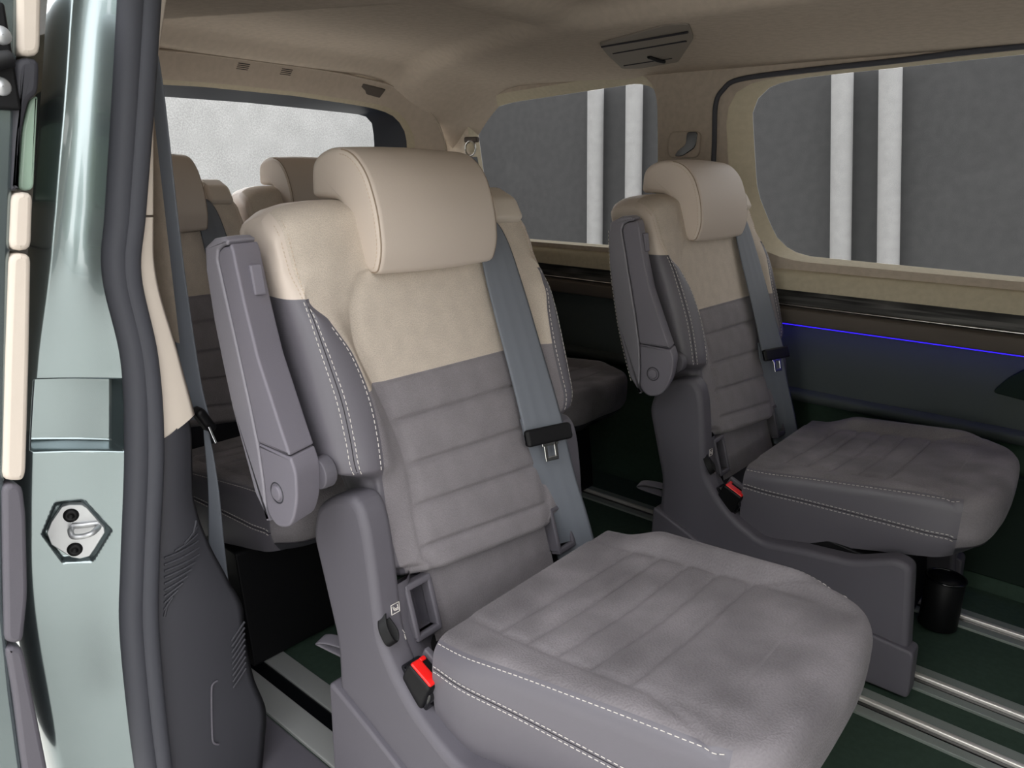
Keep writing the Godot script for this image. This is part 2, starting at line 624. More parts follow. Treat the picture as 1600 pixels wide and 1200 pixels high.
	for s in [-1, 1]:
		st.dashes(col.call(s * (cb + 1), r_w, r_side - 12, 0.0005))
		st.dashes(col.call(s * (cc - 1), r_w, r_side, 0.0005))
		st.dashes(col.call(s * (cc + 1), r_w, r_side, 0.0005))
	part("stitching", st, M.thread, root, "white contrast stitching").set_meta("kind", "stuff")
	var sb = MB.new()
	for s in [-1, 1]:
		sb.dashes(col.call(s * (cc - 1), r_side, top - 3, 0.0003), 0.004, 0.003, 0.0007)
		sb.dashes(col.call(s * (cc + 1), r_side, top - 3, 0.0003), 0.004, 0.003, 0.0007)
	part("shoulder_stitching", sb, M.beige_thread, root, "beige stitching").set_meta("kind", "stuff")
	for s in [-1, 1]:
		var sm = MB.new()
		sm.tube(col.call(s * cc, r_w, r_side, -0.0006), 0.0012, 5)
		part("seam", sm, M.seam, root)

func seat_headrest(root: Node3D) -> void:
	var dz = -SZ
	var pr = PackedVector2Array([Vector2(1.102, -1.152), Vector2(1.168, -1.148), Vector2(1.190, -1.095), Vector2(1.186, -1.035), Vector2(1.150, -0.994), Vector2(1.085, -0.968), Vector2(1.020, -0.962), Vector2(0.982, -0.975), Vector2(0.980, -0.998), Vector2(1.000, -1.022), Vector2(1.073, -1.052), Vector2(1.100, -1.074), Vector2(1.102, -1.11)])
	for i in pr.size(): pr[i].y += dz
	var f = MB.fillet(pr, [0.016, 0.03, 0.03, 0.03, 0.03, 0.04, 0.02, 0.014, 0.014, 0.02, 0.02, 0.012, 0.02], 6)
	var mb = MB.new()
	mb.prism(f, -0.148, 0.148, 0.012, Transform3D.IDENTITY, 0.004, 6)
	var h = part("headrest", mb, M.beige_leather, root, "beige leather headrest")
	# seam and stitches along both front edges
	var st = MB.new()
	for e in [[3, 1, 0], [-4, -2, -1]]:
		var seam = PackedVector3Array()
		var pt = PackedVector3Array()
		var cap: PackedVector3Array = mb.rings[e[2]]
		var R3: PackedVector3Array = mb.rings[e[0]]
		var R1: PackedVector3Array = mb.rings[e[1]]
		var on = false
		for k in R3.size() * 2:
			var j = k % R3.size()
			var front = R3[j].z > -1.062 + dz and R3[j].z > -0.985 - 0.42 * (R3[j].y - 0.99) + dz - 0.012
			if front and (on or (k > 0 and not on and seam.is_empty())):
				seam.append(R3[j])
				pt.append(R1[j].lerp(cap[j], 0.6))
				on = true
			elif on: break
		if seam.size() > 3:
			var sm = MB.new()
			sm.tube(seam, 0.0013, 6)
			part("headrest_seam", sm, M.beige_seam, h)
			st.dashes(pt, 0.004, 0.003, 0.0008)
	part("headrest_stitching", st, M.beige_thread, h).set_meta("kind", "stuff")
	for s in [-0.06, 0.06]:
		var posts = MB.new()
		posts.tube(PackedVector3Array([Vector3(s, 1.06, -1.085 + dz), Vector3(s, 1.09, -1.095 + dz), Vector3(s, 1.135, -1.11 + dz)]), 0.007, 10)
		part("headrest_post", posts, M.chrome, h)

func seat_cushion(root: Node3D) -> void:
	# outline of the cushion seen from above, from rear left round the front to rear right
	var out2 = PackedVector2Array()
	var left = PackedVector2Array([Vector2(-0.262, -0.735), Vector2(-0.266, -0.66), Vector2(-0.256, -0.55), Vector2(-0.246, -0.42), Vector2(-0.238, -0.31), Vector2(-0.222, -0.245), Vector2(-0.180, -0.208), Vector2(-0.10, -0.196), Vector2(0, -0.193)])
	var lp = PackedVector3Array()
	for p in left: lp.append(Vector3(p.x, 0, p.y - SZ))
	for i in range(left.size() - 2, -1, -1): lp.append(Vector3(-left[i].x, 0, left[i].y - SZ))
	lp = MB.smooth(lp, 24)
	var B = lp.size()
	var K = 46                         # rings from the rim inwards
	var Rr = 0.034
	var spine = func(z: float) -> Vector3: return Vector3(0, 0, clampf(z, -0.735 - SZ, -0.30 - SZ))
	var zq = [-0.655, -0.598, -0.540, -0.480, -0.416]
	var height = func(x: float, z: float) -> float:
		var Z = z + SZ
		var h = 0.447 + 0.105 * (Z + 0.69)
		h -= 0.10 * pow(maxf(0.0, Z + 0.36), 1.8) * 2.2
		var rise = smoothstep(-0.70, -0.60, Z)
		var fr = 1.0 - smoothstep(-0.36, -0.25, Z)
		h += (0.028 if x > 0.0 else 0.002) * smoothstep(0.172, 0.220, absf(x)) * rise * (0.35 + 0.65 * fr)
		# quilted pleats
		var xs = 0.178 + 0.006 * sin(Z * 9.0)
		if absf(x) < xs + 0.03:
			var near = 1.0
			for k in 5: near = minf(near, absf(Z - (zq[k] + 0.065 * x)))
			var e = clampf((xs - absf(x)) / 0.012, 0.0, 1.0)
			if Z < -0.30: h += (0.004 * (1.0 - exp(-near / 0.016)) + 0.006 * (1.0 - exp(-pow(near / 0.0045, 2.0))) - 0.007) * e
		# side seams run forward and out over the front corners
		var xe = xs + maxf(0.0, Z + 0.40) * 0.42
		h -= 0.0042 * exp(-pow((absf(x) - xe) / 0.0045, 2.0)) * (1.0 - smoothstep(-0.27, -0.235, Z)) * smoothstep(-0.735, -0.70, Z)
		# the sat-in hollow
		h -= 0.008 * exp(-pow(x / 0.12, 2.0) - pow((Z + 0.52) / 0.13, 2.0))
		return h
	var rows = []                      # index 0 = rim (bottom of the roll), then inwards to the spine
	for k in K + 1:
		var ring = PackedVector3Array()
		for j in B:
			var e = lp[j]
			var c: Vector3 = spine.call(e.z)
			var L = e.distance_to(c)
			var f: float
			if k <= 8: f = (Rr * (1.0 - cos(PI / 2 * k / 8.0))) / maxf(L, 0.001)
			else: f = lerpf(Rr / maxf(L, 0.001), 1.0, float(k - 8) / (K - 8))
			f = minf(f, 1.0)
			var q = e.lerp(c, f)
			var dist = f * L
			var yy: float = height.call(q.x, q.z)
			if dist < Rr: yy -= Rr - sqrt(maxf(0.0, Rr * Rr - (Rr - dist) * (Rr - dist)))
			ring.append(Vector3(q.x, yy, q.z))
		rows.append(ring)
	# skirt under the rim
	var skirt = []
	var S = 14
	for k in range(S, 0, -1):
		var ring = PackedVector3Array()
		for j in B:
			var e: Vector3 = rows[0][j]
			var Z = e.z + SZ
			var fr = smoothstep(-0.30, -0.20, Z)
			var bot = lerpf(0.255, 0.345, clampf((Z + 0.70) / 0.45, 0, 1))
			var f = float(k) / S
			var inw = 0.012 * pow(f, 2.0) + 0.05 * fr * pow(f, 1.6)
			var c: Vector3 = spine.call(e.z)
			var dir = (Vector3(c.x, 0, c.z) - Vector3(e.x, 0, e.z)).normalized()
			var bulge = 0.004 * sin(PI * f)
			var q = e + dir * (inw - bulge)
			var bw = lerpf(0.016, 0.058, clampf((Z + 0.72) / 0.40, 0.0, 1.0))
			if k <= 3: q.y = e.y - bw * k / 3.0
			else: q.y = lerpf(e.y - bw, bot, float(k - 3) / (S - 3))
			ring.append(q)
		skirt.append(ring)
	var all = skirt + rows
	var N = MB.norms(all, false)
	var ctr = Vector3(0, 0.36, -0.45 - SZ)
	# border columns: where the side leather gives way to the suede front
	var jf = 0
	while lp[jf].z + SZ < -0.262: jf += 1
	var jb = B - 1 - jf
	var jr = 0
	while lp[jr].z + SZ < -0.695: jr += 1
	var top = MB.new()
	var rim = S + 5
	top.grid(all, ctr, false, rim, all.size() - 1, 0, B - 1, N)
	top.grid(all, ctr, false, S - 9, rim, jf, jb, N)
	var cu_ = part("seat_cushion", top, M.cushion_suede, root, "dark grey quilted suede seat cushion")
	for r in [[0, jf], [jb, B - 1]]:
		var band = MB.new()
		band.grid(all, ctr, false, S - 3, rim, r[0], r[1], N)
		part("cushion_border", band, M.grey_leather, root, "grey leather border of the cushion")
		var side = MB.new()
		side.grid(all, ctr, false, 0, S - 3, r[0], r[1], N)
		part("cushion_side", side, M.grey_leather, root, "grey side panel of the cushion")
	var lower = MB.new()
	lower.grid(all, ctr, false, 0, S - 9, jf, jb, N)
	part("cushion_front", lower, M.dark_plastic, root)
	var bottom = MB.new()
	var bp = PackedVector3Array()
	for j in B: bp.append(all[0][j])
	var bc = []
	var r1 = PackedVector3Array()
	for j in B: r1.append(Vector3(0, 0.30, clampf(bp[j].z, -0.735 - SZ, -0.30 - SZ)))
	bottom.grid([bp, r1], Vector3(0, 2, -0.45 - SZ), false)
	part("cushion_underside", bottom, M.black_plastic, root)
	# rear face
	var rear = MB.new()
	var ra = PackedVector3Array()
	var rb = PackedVector3Array()
	for i in all.size(): ra.append(all[i][0])
	for i in all.size(): rb.append(all[i][B - 1])
	rear.grid([ra, rb], ctr, false)
	part("cushion_rear", rear, M.grey_suede, root)
	var path = func(i: int, j0: int, j1: int, lift: float) -> PackedVector3Array:
		var p = PackedVector3Array()
		for j in range(j0, j1 + 1):
			var nn: Vector3 = N[i][j]
			if nn.dot(all[i][j] - ctr) < 0: nn = -nn
			p.append(all[i][j] + nn * lift)
		return p
	var st = MB.new()
	for r in [[2, jf], [jb, B - 3]]:
		st.dashes(path.call(rim - 1, r[0], r[1], 0.0006))
		var a: PackedVector3Array = path.call(S - 3, r[0], r[1], 0.0006)
		var up = PackedVector3Array()
		var dn = PackedVector3Array()
		for q in a:
			up.append(q + Vector3(0, 0.005, 0)); dn.append(q + Vector3(0, -0.005, 0))
		st.dashes(up); st.dashes(dn)
		for k in [[S - 3, -0.0006]]:
			var sr = MB.new()
			sr.tube(path.call(k[0], r[0], r[1], k[1]), 0.0013, 6)
			part("cushion_seam", sr, M.seam, root)
	var sm = MB.new()
	sm.tube(path.call(S - 9, jf, jb, 0.0), 0.0022, 6)
	part("cushion_stitching", st, M.thread, root, "white contrast stitching").set_meta("kind", "stuff")
	part("cushion_seam", sm, M.seam, root)

const FRONT_Y := [0.270, 0.300, 0.323, 0.360, 0.408, 0.470, 0.540, 0.600, 0.635, 0.652]
const FRONT_Z := [-0.66, -0.725, -0.758, -0.795, -0.826, -0.834, -0.842, -0.852, -0.864, -0.885]

func front_z(y: float) -> float:
	return tab(FRONT_Y, FRONT_Z, y) - SZ

func seat_base(root: Node3D, full: bool) -> void:
	var dz = -SZ
	# side covers with a raised ear that carries the backrest hinge
	var pr = PackedVector2Array()
	for q in [[0.03, -0.955], [0.22, -0.95], [0.354, -0.948], [0.467, -0.98], [0.546, -1.003], [0.605, -0.985], [0.640, -0.935]]:
		pr.append(Vector2(q[0], q[1] + dz))
	for i in range(FRONT_Y.size() - 1, -1, -1): pr.append(Vector2(FRONT_Y[i], FRONT_Z[i] + dz))
	for q in [[0.285, -0.56], [0.295, -0.45], [0.335, -0.36], [0.325, -0.325], [0.03, -0.295]]:
		pr.append(Vector2(q[0], q[1] + dz))
	var f = MB.fillet(pr, 0.022, 4)
	for s in ([-1.0, 1.0] if full else []):
		var mb = MB.new()
		if s < 0: mb.prism(f, -0.292, -0.236, 0.014, Transform3D.IDENTITY, 0.0, 5)
		else: mb.prism(f, 0.236, 0.292, 0.014, Transform3D.IDENTITY, 0.0, 5)
		part("side_cover", mb, M.grey_plastic, root, "grey plastic side cover")
		# lower sill of the cover, standing proud
		var lo = MB.new()
		var lp = MB.fillet(PackedVector2Array([Vector2(0.012, -0.965 + dz), Vector2(0.275, -0.962 + dz), Vector2(0.235, -0.86 + dz), Vector2(0.165, -0.70 + dz), Vector2(0.13, -0.29 + dz), Vector2(0.012, -0.285 + dz)]), 0.012, 4)
		if s < 0: lo.prism(lp, -0.304, -0.25, 0.006)
		else: lo.prism(lp, 0.25, 0.304, 0.006)
		part("base_skirt", lo, M.grey_plastic, root)
	if full: seat_flange(root)
	seat_under(root, full, dz)

func seat_flange(root: Node3D) -> void:
	# broad flange between cover and cushion, facing forward
	var rows = []
	var y = 0.30
	while y <= 0.50:
		var r = PackedVector3Array()
		for k in 9:
			var x = lerpf(-0.262, -0.150, k / 8.0)
			r.append(Vector3(x, y, front_z(y) - 0.004 - 0.05 * smoothstep(-0.225, -0.16, x)))
		rows.append(r)
		y += 0.01
	var fl = MB.new()
	fl.grid(rows, Vector3(-0.2, 0.4, -1.5))
	part("flange", fl, M.grey_plastic, root)

func seat_under(root: Node3D, full: bool, dz: float) -> void:
	# inner pedestal
	var pd = MB.new()
	pd.prism(MB.fillet(PackedVector2Array([Vector2(0.012, -0.90 + dz), Vector2(0.36, -0.90 + dz), Vector2(0.33, -0.70 + dz), Vector2(0.30, -0.45 + dz), Vector2(0.30, -0.40 + dz), Vector2(0.012, -0.36 + dz)]), 0.01, 3), -0.245, 0.245, 0.004)
	part("pedestal", pd, M.black_plastic, root)
	if not full: return
	# front support column with a shiny collar
	var col = MB.new()
	var T = Transform3D(Basis.IDENTITY, Vector3(0.075, 0.0, -0.30 + dz))
	col.lathe(PackedVector2Array([Vector2(0.001, 0.012), Vector2(0.046, 0.012), Vector2(0.046, 0.150), Vector2(0.001, 0.150)]), T)
	part("support_column", col, M.black_plastic, root)
	var rimm = MB.new()
	var rp = PackedVector3Array()
	for k in 33: rp.append(T * Vector3(0.046 * cos(TAU * k / 32), 0.150, 0.046 * sin(TAU * k / 32)))
	rimm.tube(rp, 0.003, 8, false)
	part("column_collar", rimm, M.gloss_black, root)
	# hinge disc between armrest and cover
	var hd = MB.new()
	hd.lathe(PackedVector2Array([Vector2(0.001, -0.012), Vector2(0.024, -0.012), Vector2(0.026, -0.009), Vector2(0.026, 0.009), Vector2(0.024, 0.012), Vector2(0.001, 0.012)]), Transform3D(Basis(Vector3.BACK, PI / 2), Vector3(-0.321, 0.695, -0.917 + dz)))
	part("armrest_hinge", hd, M.grey_plastic, root)
	# suede strip below the backrest
	var lb = MB.new()
	var lrows = []
	for i in 9:
		var yy = lerpf(0.33, 0.475, i / 8.0)
		var r = PackedVector3Array()
		for k in 13:
			var x = lerpf(-0.168, 0.178, k / 12.0)
			r.append(Vector3(x, yy - 0.08 * x, back_z(yy - 0.08 * x) - 0.030 + 0.004 * sin(PI * k / 12.0)))
		lrows.append(r)
	lb.grid(lrows, Vector3(0, 0.4, -2))
	part("lower_back_strip", lb, M.grey_suede, root, "plain grey suede strip below the backrest")
	# anchor pockets either side of the strip
	for s in [-1.0, 1.0]:
		var c = Vector3(s * 0.200 + 0.004, 0.428, back_z(0.428) - 0.014)
		var pk = MB.new()
		var tilt = Basis(Vector3.RIGHT, -0.30)
		var TT = Transform3D(tilt, c)
		var W = 0.058
		var Hh = 0.090
		pk.box(Vector3(0, Hh / 2, 0), Vector3(W, 0.012, 0.024), 0.003, TT)
		pk.box(Vector3(0, -Hh / 2, 0), Vector3(W, 0.012, 0.024), 0.003, TT)
		pk.box(Vector3(-W / 2 + 0.004, 0, 0), Vector3(0.010, Hh, 0.024), 0.003, TT)
		pk.box(Vector3(W / 2 - 0.004, 0, 0), Vector3(0.010, Hh, 0.024), 0.003, TT)
		pk.box(Vector3(0, 0, -0.045), Vector3(W, Hh, 0.006), 0.002, TT)
		pk.box(Vector3(-W / 2 + 0.003, 0, -0.02), Vector3(0.006, Hh, 0.05), 0.002, TT)
		pk.box(Vector3(W / 2 - 0.003, 0, -0.02), Vector3(0.006, Hh, 0.05), 0.002, TT)
		pk.box(Vector3(0, -Hh / 2 + 0.003, -0.02), Vector3(W, 0.006, 0.05), 0.002, TT)
		part("anchor_pocket", pk, M.grey_plastic, root, "grey plastic anchor pocket")
	# pull strap behind the base
	var ps = MB.new()
	var path = MB.smooth(PackedVector3Array([Vector3(-0.24, 0.315, -0.945 + dz), Vector3(-0.262, 0.320, -1.0 + dz), Vector3(-0.272, 0.315, -1.025 + dz), Vector3(-0.262, 0.303, -1.02 + dz), Vector3(-0.24, 0.290, -0.95 + dz)]), 6)
	var sd = PackedVector3Array()
	for p in path: sd.append(Vector3(0.012, 0.004, 0))
	ps.ribbon(path, sd, 0.003)
	part("pull_strap", ps, M.grey_plastic, root)

func seat_buckle(root: Node3D) -> void:
	var dz = -SZ
	var c = Vector3(-0.255, 0.337, -0.770 + dz)
	var T = Transform3D(Basis(Vector3.RIGHT, 0.42), c)
	# dark well that the buckle stands in
	var well = MB.new()
	well.prism(MB.rect(0, 0, 0.075, 0.078, 0.018, 4), -0.020, 0.018, 0.004, T * Transform3D(Basis.IDENTITY, Vector3(0.002, -0.012, -0.004)))
	part("buckle_well", well, M.gloss_black, root)
	var b = MB.new()
	b.prism(MB.rect(0.004, 0.0, 0.078, 0.056, 0.008, 4), -0.024, 0.014, 0.005, T)
	var bo = part("buckle", b, M.black_plastic, root, "black belt buckle with red button")
	var r = MB.new()
	r.box(Vector3(-0.010, 0.041, 0.0), Vector3(0.020, 0.010, 0.050), 0.003, T)
	r.box(Vector3(0.004, 0.041, 0.021), Vector3(0.012, 0.010, 0.008), 0.002, T)
	r.box(Vector3(0.004, 0.041, -0.021), Vector3(0.012, 0.010, 0.008), 0.002, T)
	part("release_button", r, M.red, bo, "red release button")
	var k = MB.new()
	k.box(Vector3(0.018, 0.030, 0.0), Vector3(0.012, 0.045, 0.062), 0.003, T)
	part("buckle_stalk", k, M.grey_plastic, root)

func hit_front(u: float, v: float) -> Vector3:
	# where a sight line meets the near seat's forward flange, in the seat's own axes
	var d = cr * ((u - 800.0) / FPX) - cu * ((v - 600.0) / FPX) + cf
	var t = 0.6
	while t < 1.6:
		var p = CAM + d * t - Vector3(SEAT_X, 0, SZ)
		if p.z <= front_z(p.y): return p
		t += 0.001
	return CAM + d - Vector3(SEAT_X, 0, SZ)

func seat_marks(root: Node3D) -> void:
	var bars = func(mb: MB, c: Vector3, pts: Array) -> void:
		# strokes in a small plane facing forward and up, following the flange
		var e = 0.01
		var tang = Vector3(0, e, front_z(c.y + e) - front_z(c.y)).normalized()
		var nrm = Vector3.RIGHT.cross(tang).normalized()
		for st in pts:
			var path = PackedVector3Array()
			for q in st: path.append(c + Vector3(q[0], 0, 0) + tang * q[1] + nrm * 0.0012)
			mb.tube(path, 0.0009, 5)
	var c1 = hit_front(617, 950)
	var m1 = MB.new()
	var s = 0.0085
	bars.call(m1, c1, [[[-s, -s], [s, -s], [s, s], [-s, s], [-s, -s]], [[-0.005, 0.005], [-0.003, -0.003], [0.004, -0.004]], [[-0.002, 0.002], [0.0, -0.001], [0.004, -0.001]], [[0.005, 0.005], [0.006, -0.005]], [[-0.004, 0.001], [-0.001, -0.003], [0.003, -0.003]]])
	part("child_seat_symbol", m1, M.thread, root, "white child seat symbol")
	var c2 = hit_front(627, 986)
	var c3 = hit_front(629, 997)
	var m2 = MB.new()
	bars.call(m2, c2, [[[-0.005, -0.005], [0.005, -0.005], [0.0, 0.005], [-0.005, -0.005]], [[0, 0.001], [0, -0.002]]])
	bars.call(m2, c3, [[[-0.005, -0.004], [0.005, -0.004], [0.005, 0.004], [-0.005, 0.004], [-0.005, -0.004]], [[0.001, 0.002], [0.001, -0.002]], [[0.003, 0.002], [0.003, -0.002]]])
	part("warning_symbol", m2, M.thread, root, "white warning and handbook symbols")
	# black pull loop
	var c4 = hit_front(600, 984)
	var lp = MB.new()
	var path = MB.smooth(PackedVector3Array([c4 + Vector3(0.0, 0.024, -0.004), c4 + Vector3(-0.008, 0.010, 0.008), c4 + Vector3(-0.006, -0.010, 0.020), c4 + Vector3(0.004, -0.018, 0.020), c4 + Vector3(0.009, -0.004, 0.014), c4 + Vector3(0.004, 0.016, 0.0)]), 6)
	var sd = PackedVector3Array()
	for p in path: sd.append(Vector3(0.006, 0.004, 0.004))
	lp.ribbon(path, sd, 0.0025)
	part("pull_loop", lp, M.black_plastic, root, "black pull loop")

func seat_armrest(root: Node3D) -> void:
	var dz = -SZ
	var sh = Transform3D(Basis(Vector3(1, 0, -0.30), Vector3.UP, Vector3.BACK), Vector3(0, 0, -0.30 * 0.385))
	var S = [[1.020, -1.057], [0.945, -1.038], [0.872, -1.019], [0.800, -1.001], [0.735, -0.987], [0.68, -0.981], [0.629, -0.980]]
	var Q = [[0.666, -0.893], [0.719, -0.890], [0.772, -0.917], [0.88, -0.968], [0.96, -0.993], [1.020, -1.008]]
	var whole = PackedVector2Array()
	for p in S: whole.append(Vector2(p[0], p[1] + dz))
	whole.append(Vector2(0.610, -0.955 + dz)); whole.append(Vector2(0.622, -0.915 + dz))
	for p in Q: whole.append(Vector2(p[0], p[1] + dz))
	for p in [[1.036, -1.011], [1.0455, -1.018], [1.0405, -1.0245], [1.039, -1.038], [1.032, -1.052]]: whole.append(Vector2(p[0], p[1] + dz))
	var cutat = 0.742
	var hi = Geometry2D.intersect_polygons(whole, PackedVector2Array([Vector2(cutat + 0.0008, -9), Vector2(2, -9), Vector2(2, 9), Vector2(cutat + 0.0008, 9)]))
	var lo = Geometry2D.intersect_polygons(whole, PackedVector2Array([Vector2(0, -9), Vector2(cutat - 0.0008, -9), Vector2(cutat - 0.0008, 9), Vector2(0, 9)]))
	var mb = MB.new()
	mb.prism(MB.fillet(hi[0], 0.006, 4), -0.385, -0.330, 0.0045, sh)
	var arm = part("armrest", mb, M.arm_plastic, root, "grey plastic armrest folded upright")
	var ml = MB.new()
	var lr = []
	for p in lo[0]: lr.append(0.003 if p.x > 0.73 else 0.026)
	ml.prism(MB.fillet(lo[0], lr, 6), -0.385, -0.330, 0.0045, sh)
	part("armrest_hinge_cover", ml, M.arm_plastic, arm)
	var pad = PackedVector2Array()
	for p in [[0.612, -0.975], [0.652, -1.010], [0.783, -1.056], [0.86, -1.074], [0.923, -1.087], [1.0, -1.096], [1.035, -1.092], [1.050, -1.062], [1.0535, -1.036], [1.0495, -1.0225], [1.0420, -1.0255], [1.0405, -1.038], [1.033, -1.053], [1.018, -1.058]]:
		pad.append(Vector2(p[0], p[1] + dz))
	for i in range(1, S.size()): pad.append(Vector2(S[i][0], S[i][1] + dz - 0.001))
	var mp = MB.new()
	mp.prism(MB.fillet(pad, 0.003, 3), -0.386, -0.329, 0.005, sh, 0.001, 5)
	part("armrest_pad", mp, M.arm_leather, arm, "padded grey leather side of the armrest")
	var st = MB.new()
	var sp = PackedVector3Array()
	for p in [[0.64, -1.0085], [0.72, -1.038], [0.783, -1.058], [0.86, -1.076], [0.923, -1.089], [1.0, -1.098], [1.02, -1.097]]:
		sp.append(sh * Vector3(-0.376, p[0], p[1] + dz - 0.001))
	st.dashes(MB.smooth(sp, 8), 0.006, 0.0035, 0.0011)
	part("armrest_stitching", st, M.thread, arm, "white stitching along the pad").set_meta("kind", "stuff")
	var bt = MB.new()
	bt.prism(MB.rect(0.0, 0.0, 0.046, 0.010, 0.004, 3), -0.010, 0.010, 0.003, Transform3D(Basis(Vector3.RIGHT, -0.17), Vector3(-0.352, 0.990, -1.004 + dz - 0.30 * 0.03 + 0.005)))
	part("armrest_button", bt, M.arm_plastic, arm)
	var pv = MB.new()
	var T = Transform3D(Basis(Vector3.BACK, PI / 2), Vector3(-0.385, 0.672, -0.945 + dz))
	pv.lathe(PackedVector2Array([Vector2(0.0005, 0.004), Vector2(0.010, 0.004), Vector2(0.012, 0.0025), Vector2(0.0125, -0.004)]), T)
	part("pivot_cap", pv, M.arm_plastic, arm)
	var pr = MB.new()
	var ring = PackedVector3Array()
	for k in 25: ring.append(T * Vector3(0.0165 * cos(TAU * k / 24), 0.0, 0.0165 * sin(TAU * k / 24)))
	pr.tube(ring, 0.0012, 6, false)
	part("pivot_ring", pr, M.dark_plastic, arm)

func seat_belt_set(root: Node3D) -> void:
	var dz = -SZ
	var surf = func(x: float, y: float, d: float) -> Vector3: return Vector3(x, y, back_z(y) + d)
	var b = MB.new()
	var path = MB.smooth(PackedVector3Array([surf.call(0.150, 1.085, -0.045), surf.call(0.158, 1.060, 0.004), surf.call(0.164, 1.02, 0.016), surf.call(0.166, 0.93, 0.022), surf.call(0.168, 0.80, 0.030), surf.call(0.170, 0.72, 0.034), surf.call(0.171, 0.655, 0.036)]), 8)
	var sd = PackedVector3Array()
	for i in path.size():
		var f = float(i) / (path.size() - 1)
		sd.append(Vector3(lerpf(0.029, 0.046, smoothstep(0.0, 0.6, f)), 0.0, lerpf(0.0, 0.016, f)))
	b.ribbon(path, sd, 0.0022, true)
	part("belt_webbing", b, M.webbing, root, "dark grey seat belt webbing")
	var lo = MB.new()
	var p2 = MB.smooth(PackedVector3Array([surf.call(0.178, 0.675, 0.026), surf.call(0.186, 0.62, 0.020), surf.call(0.198, 0.54, 0.012), surf.call(0.216, 0.46, 0.004), surf.call(0.232, 0.39, -0.006), surf.call(0.240, 0.31, -0.012)]), 8)
	var s2 = PackedVector3Array()
	for i in p2.size():
		var f = float(i) / (p2.size() - 1)
		s2.append(Vector3(lerpf(0.046, 0.030, f), 0.0, lerpf(0.016, 0.034, f)))
	lo.ribbon(p2, s2, 0.0022, true)
	part("lap_webbing", lo, M.webbing, root, "dark grey lap belt webbing")
	# tongue: moulded bar and metal blade
	var bar = MB.new()
	var c: Vector3 = surf.call(0.172, 0.642, 0.044)
	var T = Transform3D(Basis(Vector3(0.95, 0.0, 0.28).normalized(), Vector3(0, 0.955, -0.30).normalized(), Vector3(-0.28, 0.28, 0.9).normalized()).orthonormalized(), c)
	var tp = MB.fillet(PackedVector2Array([Vector2(-0.016, -0.007), Vector2(0.018, -0.007), Vector2(0.018, 0.007), Vector2(-0.016, 0.009)]), 0.005, 4)
	bar.prism(tp, -0.058, 0.056, 0.009, T, 0.0, 5)
	part("belt_tongue", bar, M.black_plastic, root, "black belt tongue with metal blade")
	var blade = MB.new()
	var bl = [[Vector3(0, -0.048, 0.0), Vector3(0.032, 0.009, 0.003)], [Vector3(-0.0125, -0.031, 0.0), Vector3(0.008, 0.036, 0.003)], [Vector3(0.0125, -0.031, 0.0), Vector3(0.008, 0.036, 0.003)], [Vector3(0, -0.018, 0), Vector3(0.040, 0.008, 0.003)]]
	for q in bl: blade.box(q[0], q[1], 0.0012, T)
	part("tongue_blade", blade, M.chrome, root, "metal tongue blade")
	# shoulder guide
	var g = MB.new()
	var pr = MB.fillet(PackedVector2Array([Vector2(1.040, -1.090 + dz), Vector2(1.112, -1.110 + dz), Vector2(1.122, -1.080 + dz), Vector2(1.100, -1.030 + dz), Vector2(1.062, -1.008 + dz), Vector2(1.050, -1.016 + dz)]), 0.012, 4)
	g.prism(pr, 0.190, 0.285, 0.016, Transform3D.IDENTITY, 0.0, 5)
	var roof = MB.fillet(PackedVector2Array([Vector2(1.096, -1.100 + dz), Vector2(1.116, -1.108 + dz), Vector2(1.124, -1.080 + dz), Vector2(1.110, -1.044 + dz), Vector2(1.098, -1.046 + dz)]), 0.006, 3)
	g.prism(roof, 0.118, 0.20, 0.004)
	part("belt_guide", g, M.beige_plastic, root, "beige plastic belt guide on the shoulder")
	var sl = MB.new()
	sl.box(Vector3(0.155, 1.075, -1.062 + dz), Vector3(0.075, 0.045, 0.03), 0.004)
	part("belt_slot", sl, M.black_plastic, root)

func make_seat(label: String, group: String, full: bool) -> Node3D:
	var root = thing("captain_chair" if full else "third_row_chair", label, "car seat", Vector3(SEAT_X, 0, SZ), group)
	seat_back(root)
	seat_headrest(root)
	seat_cushion(root)
	seat_base(root, full)
	if full:
		seat_buckle(root)
		seat_marks(root)
		seat_armrest(root)
	seat_belt_set(root)
	return root

func copy_seat(src: Node3D, at: Vector3, label: String, called: String) -> Node3D:
	var c: Node3D = src.duplicate()
	c.name = numbered(called)
	add_child(c)
	c.position = at
	c.set_meta("label", label)
	return c

# ---------------------------------------------------------------- the van
const PZ := -1.12       # plane of the door pillar's seal
const MID := 1.46
const WX := 2.36        # inner face of the far side trim
const GX := 2.42        # its glass
const RZ := -2.40       # rear trim

func resample(p: PackedVector2Array, n: int) -> PackedVector2Array:
	# closed outline -> n points evenly spaced
	var L = 0.0
	for i in p.size(): L += p[i].distance_to(p[(i + 1) % p.size()])
	var out = PackedVector2Array()
	var i = 0
	var acc = 0.0
	for k in n:
		var d = L * k / n
		while acc + p[i].distance_to(p[(i + 1) % p.size()]) < d:
			acc += p[i].distance_to(p[(i + 1) % p.size()])
			i += 1
		var seg = p[i].distance_to(p[(i + 1) % p.size()])
		out.append(p[i].lerp(p[(i + 1) % p.size()], (d - acc) / maxf(seg, 1e-6)))
	return out

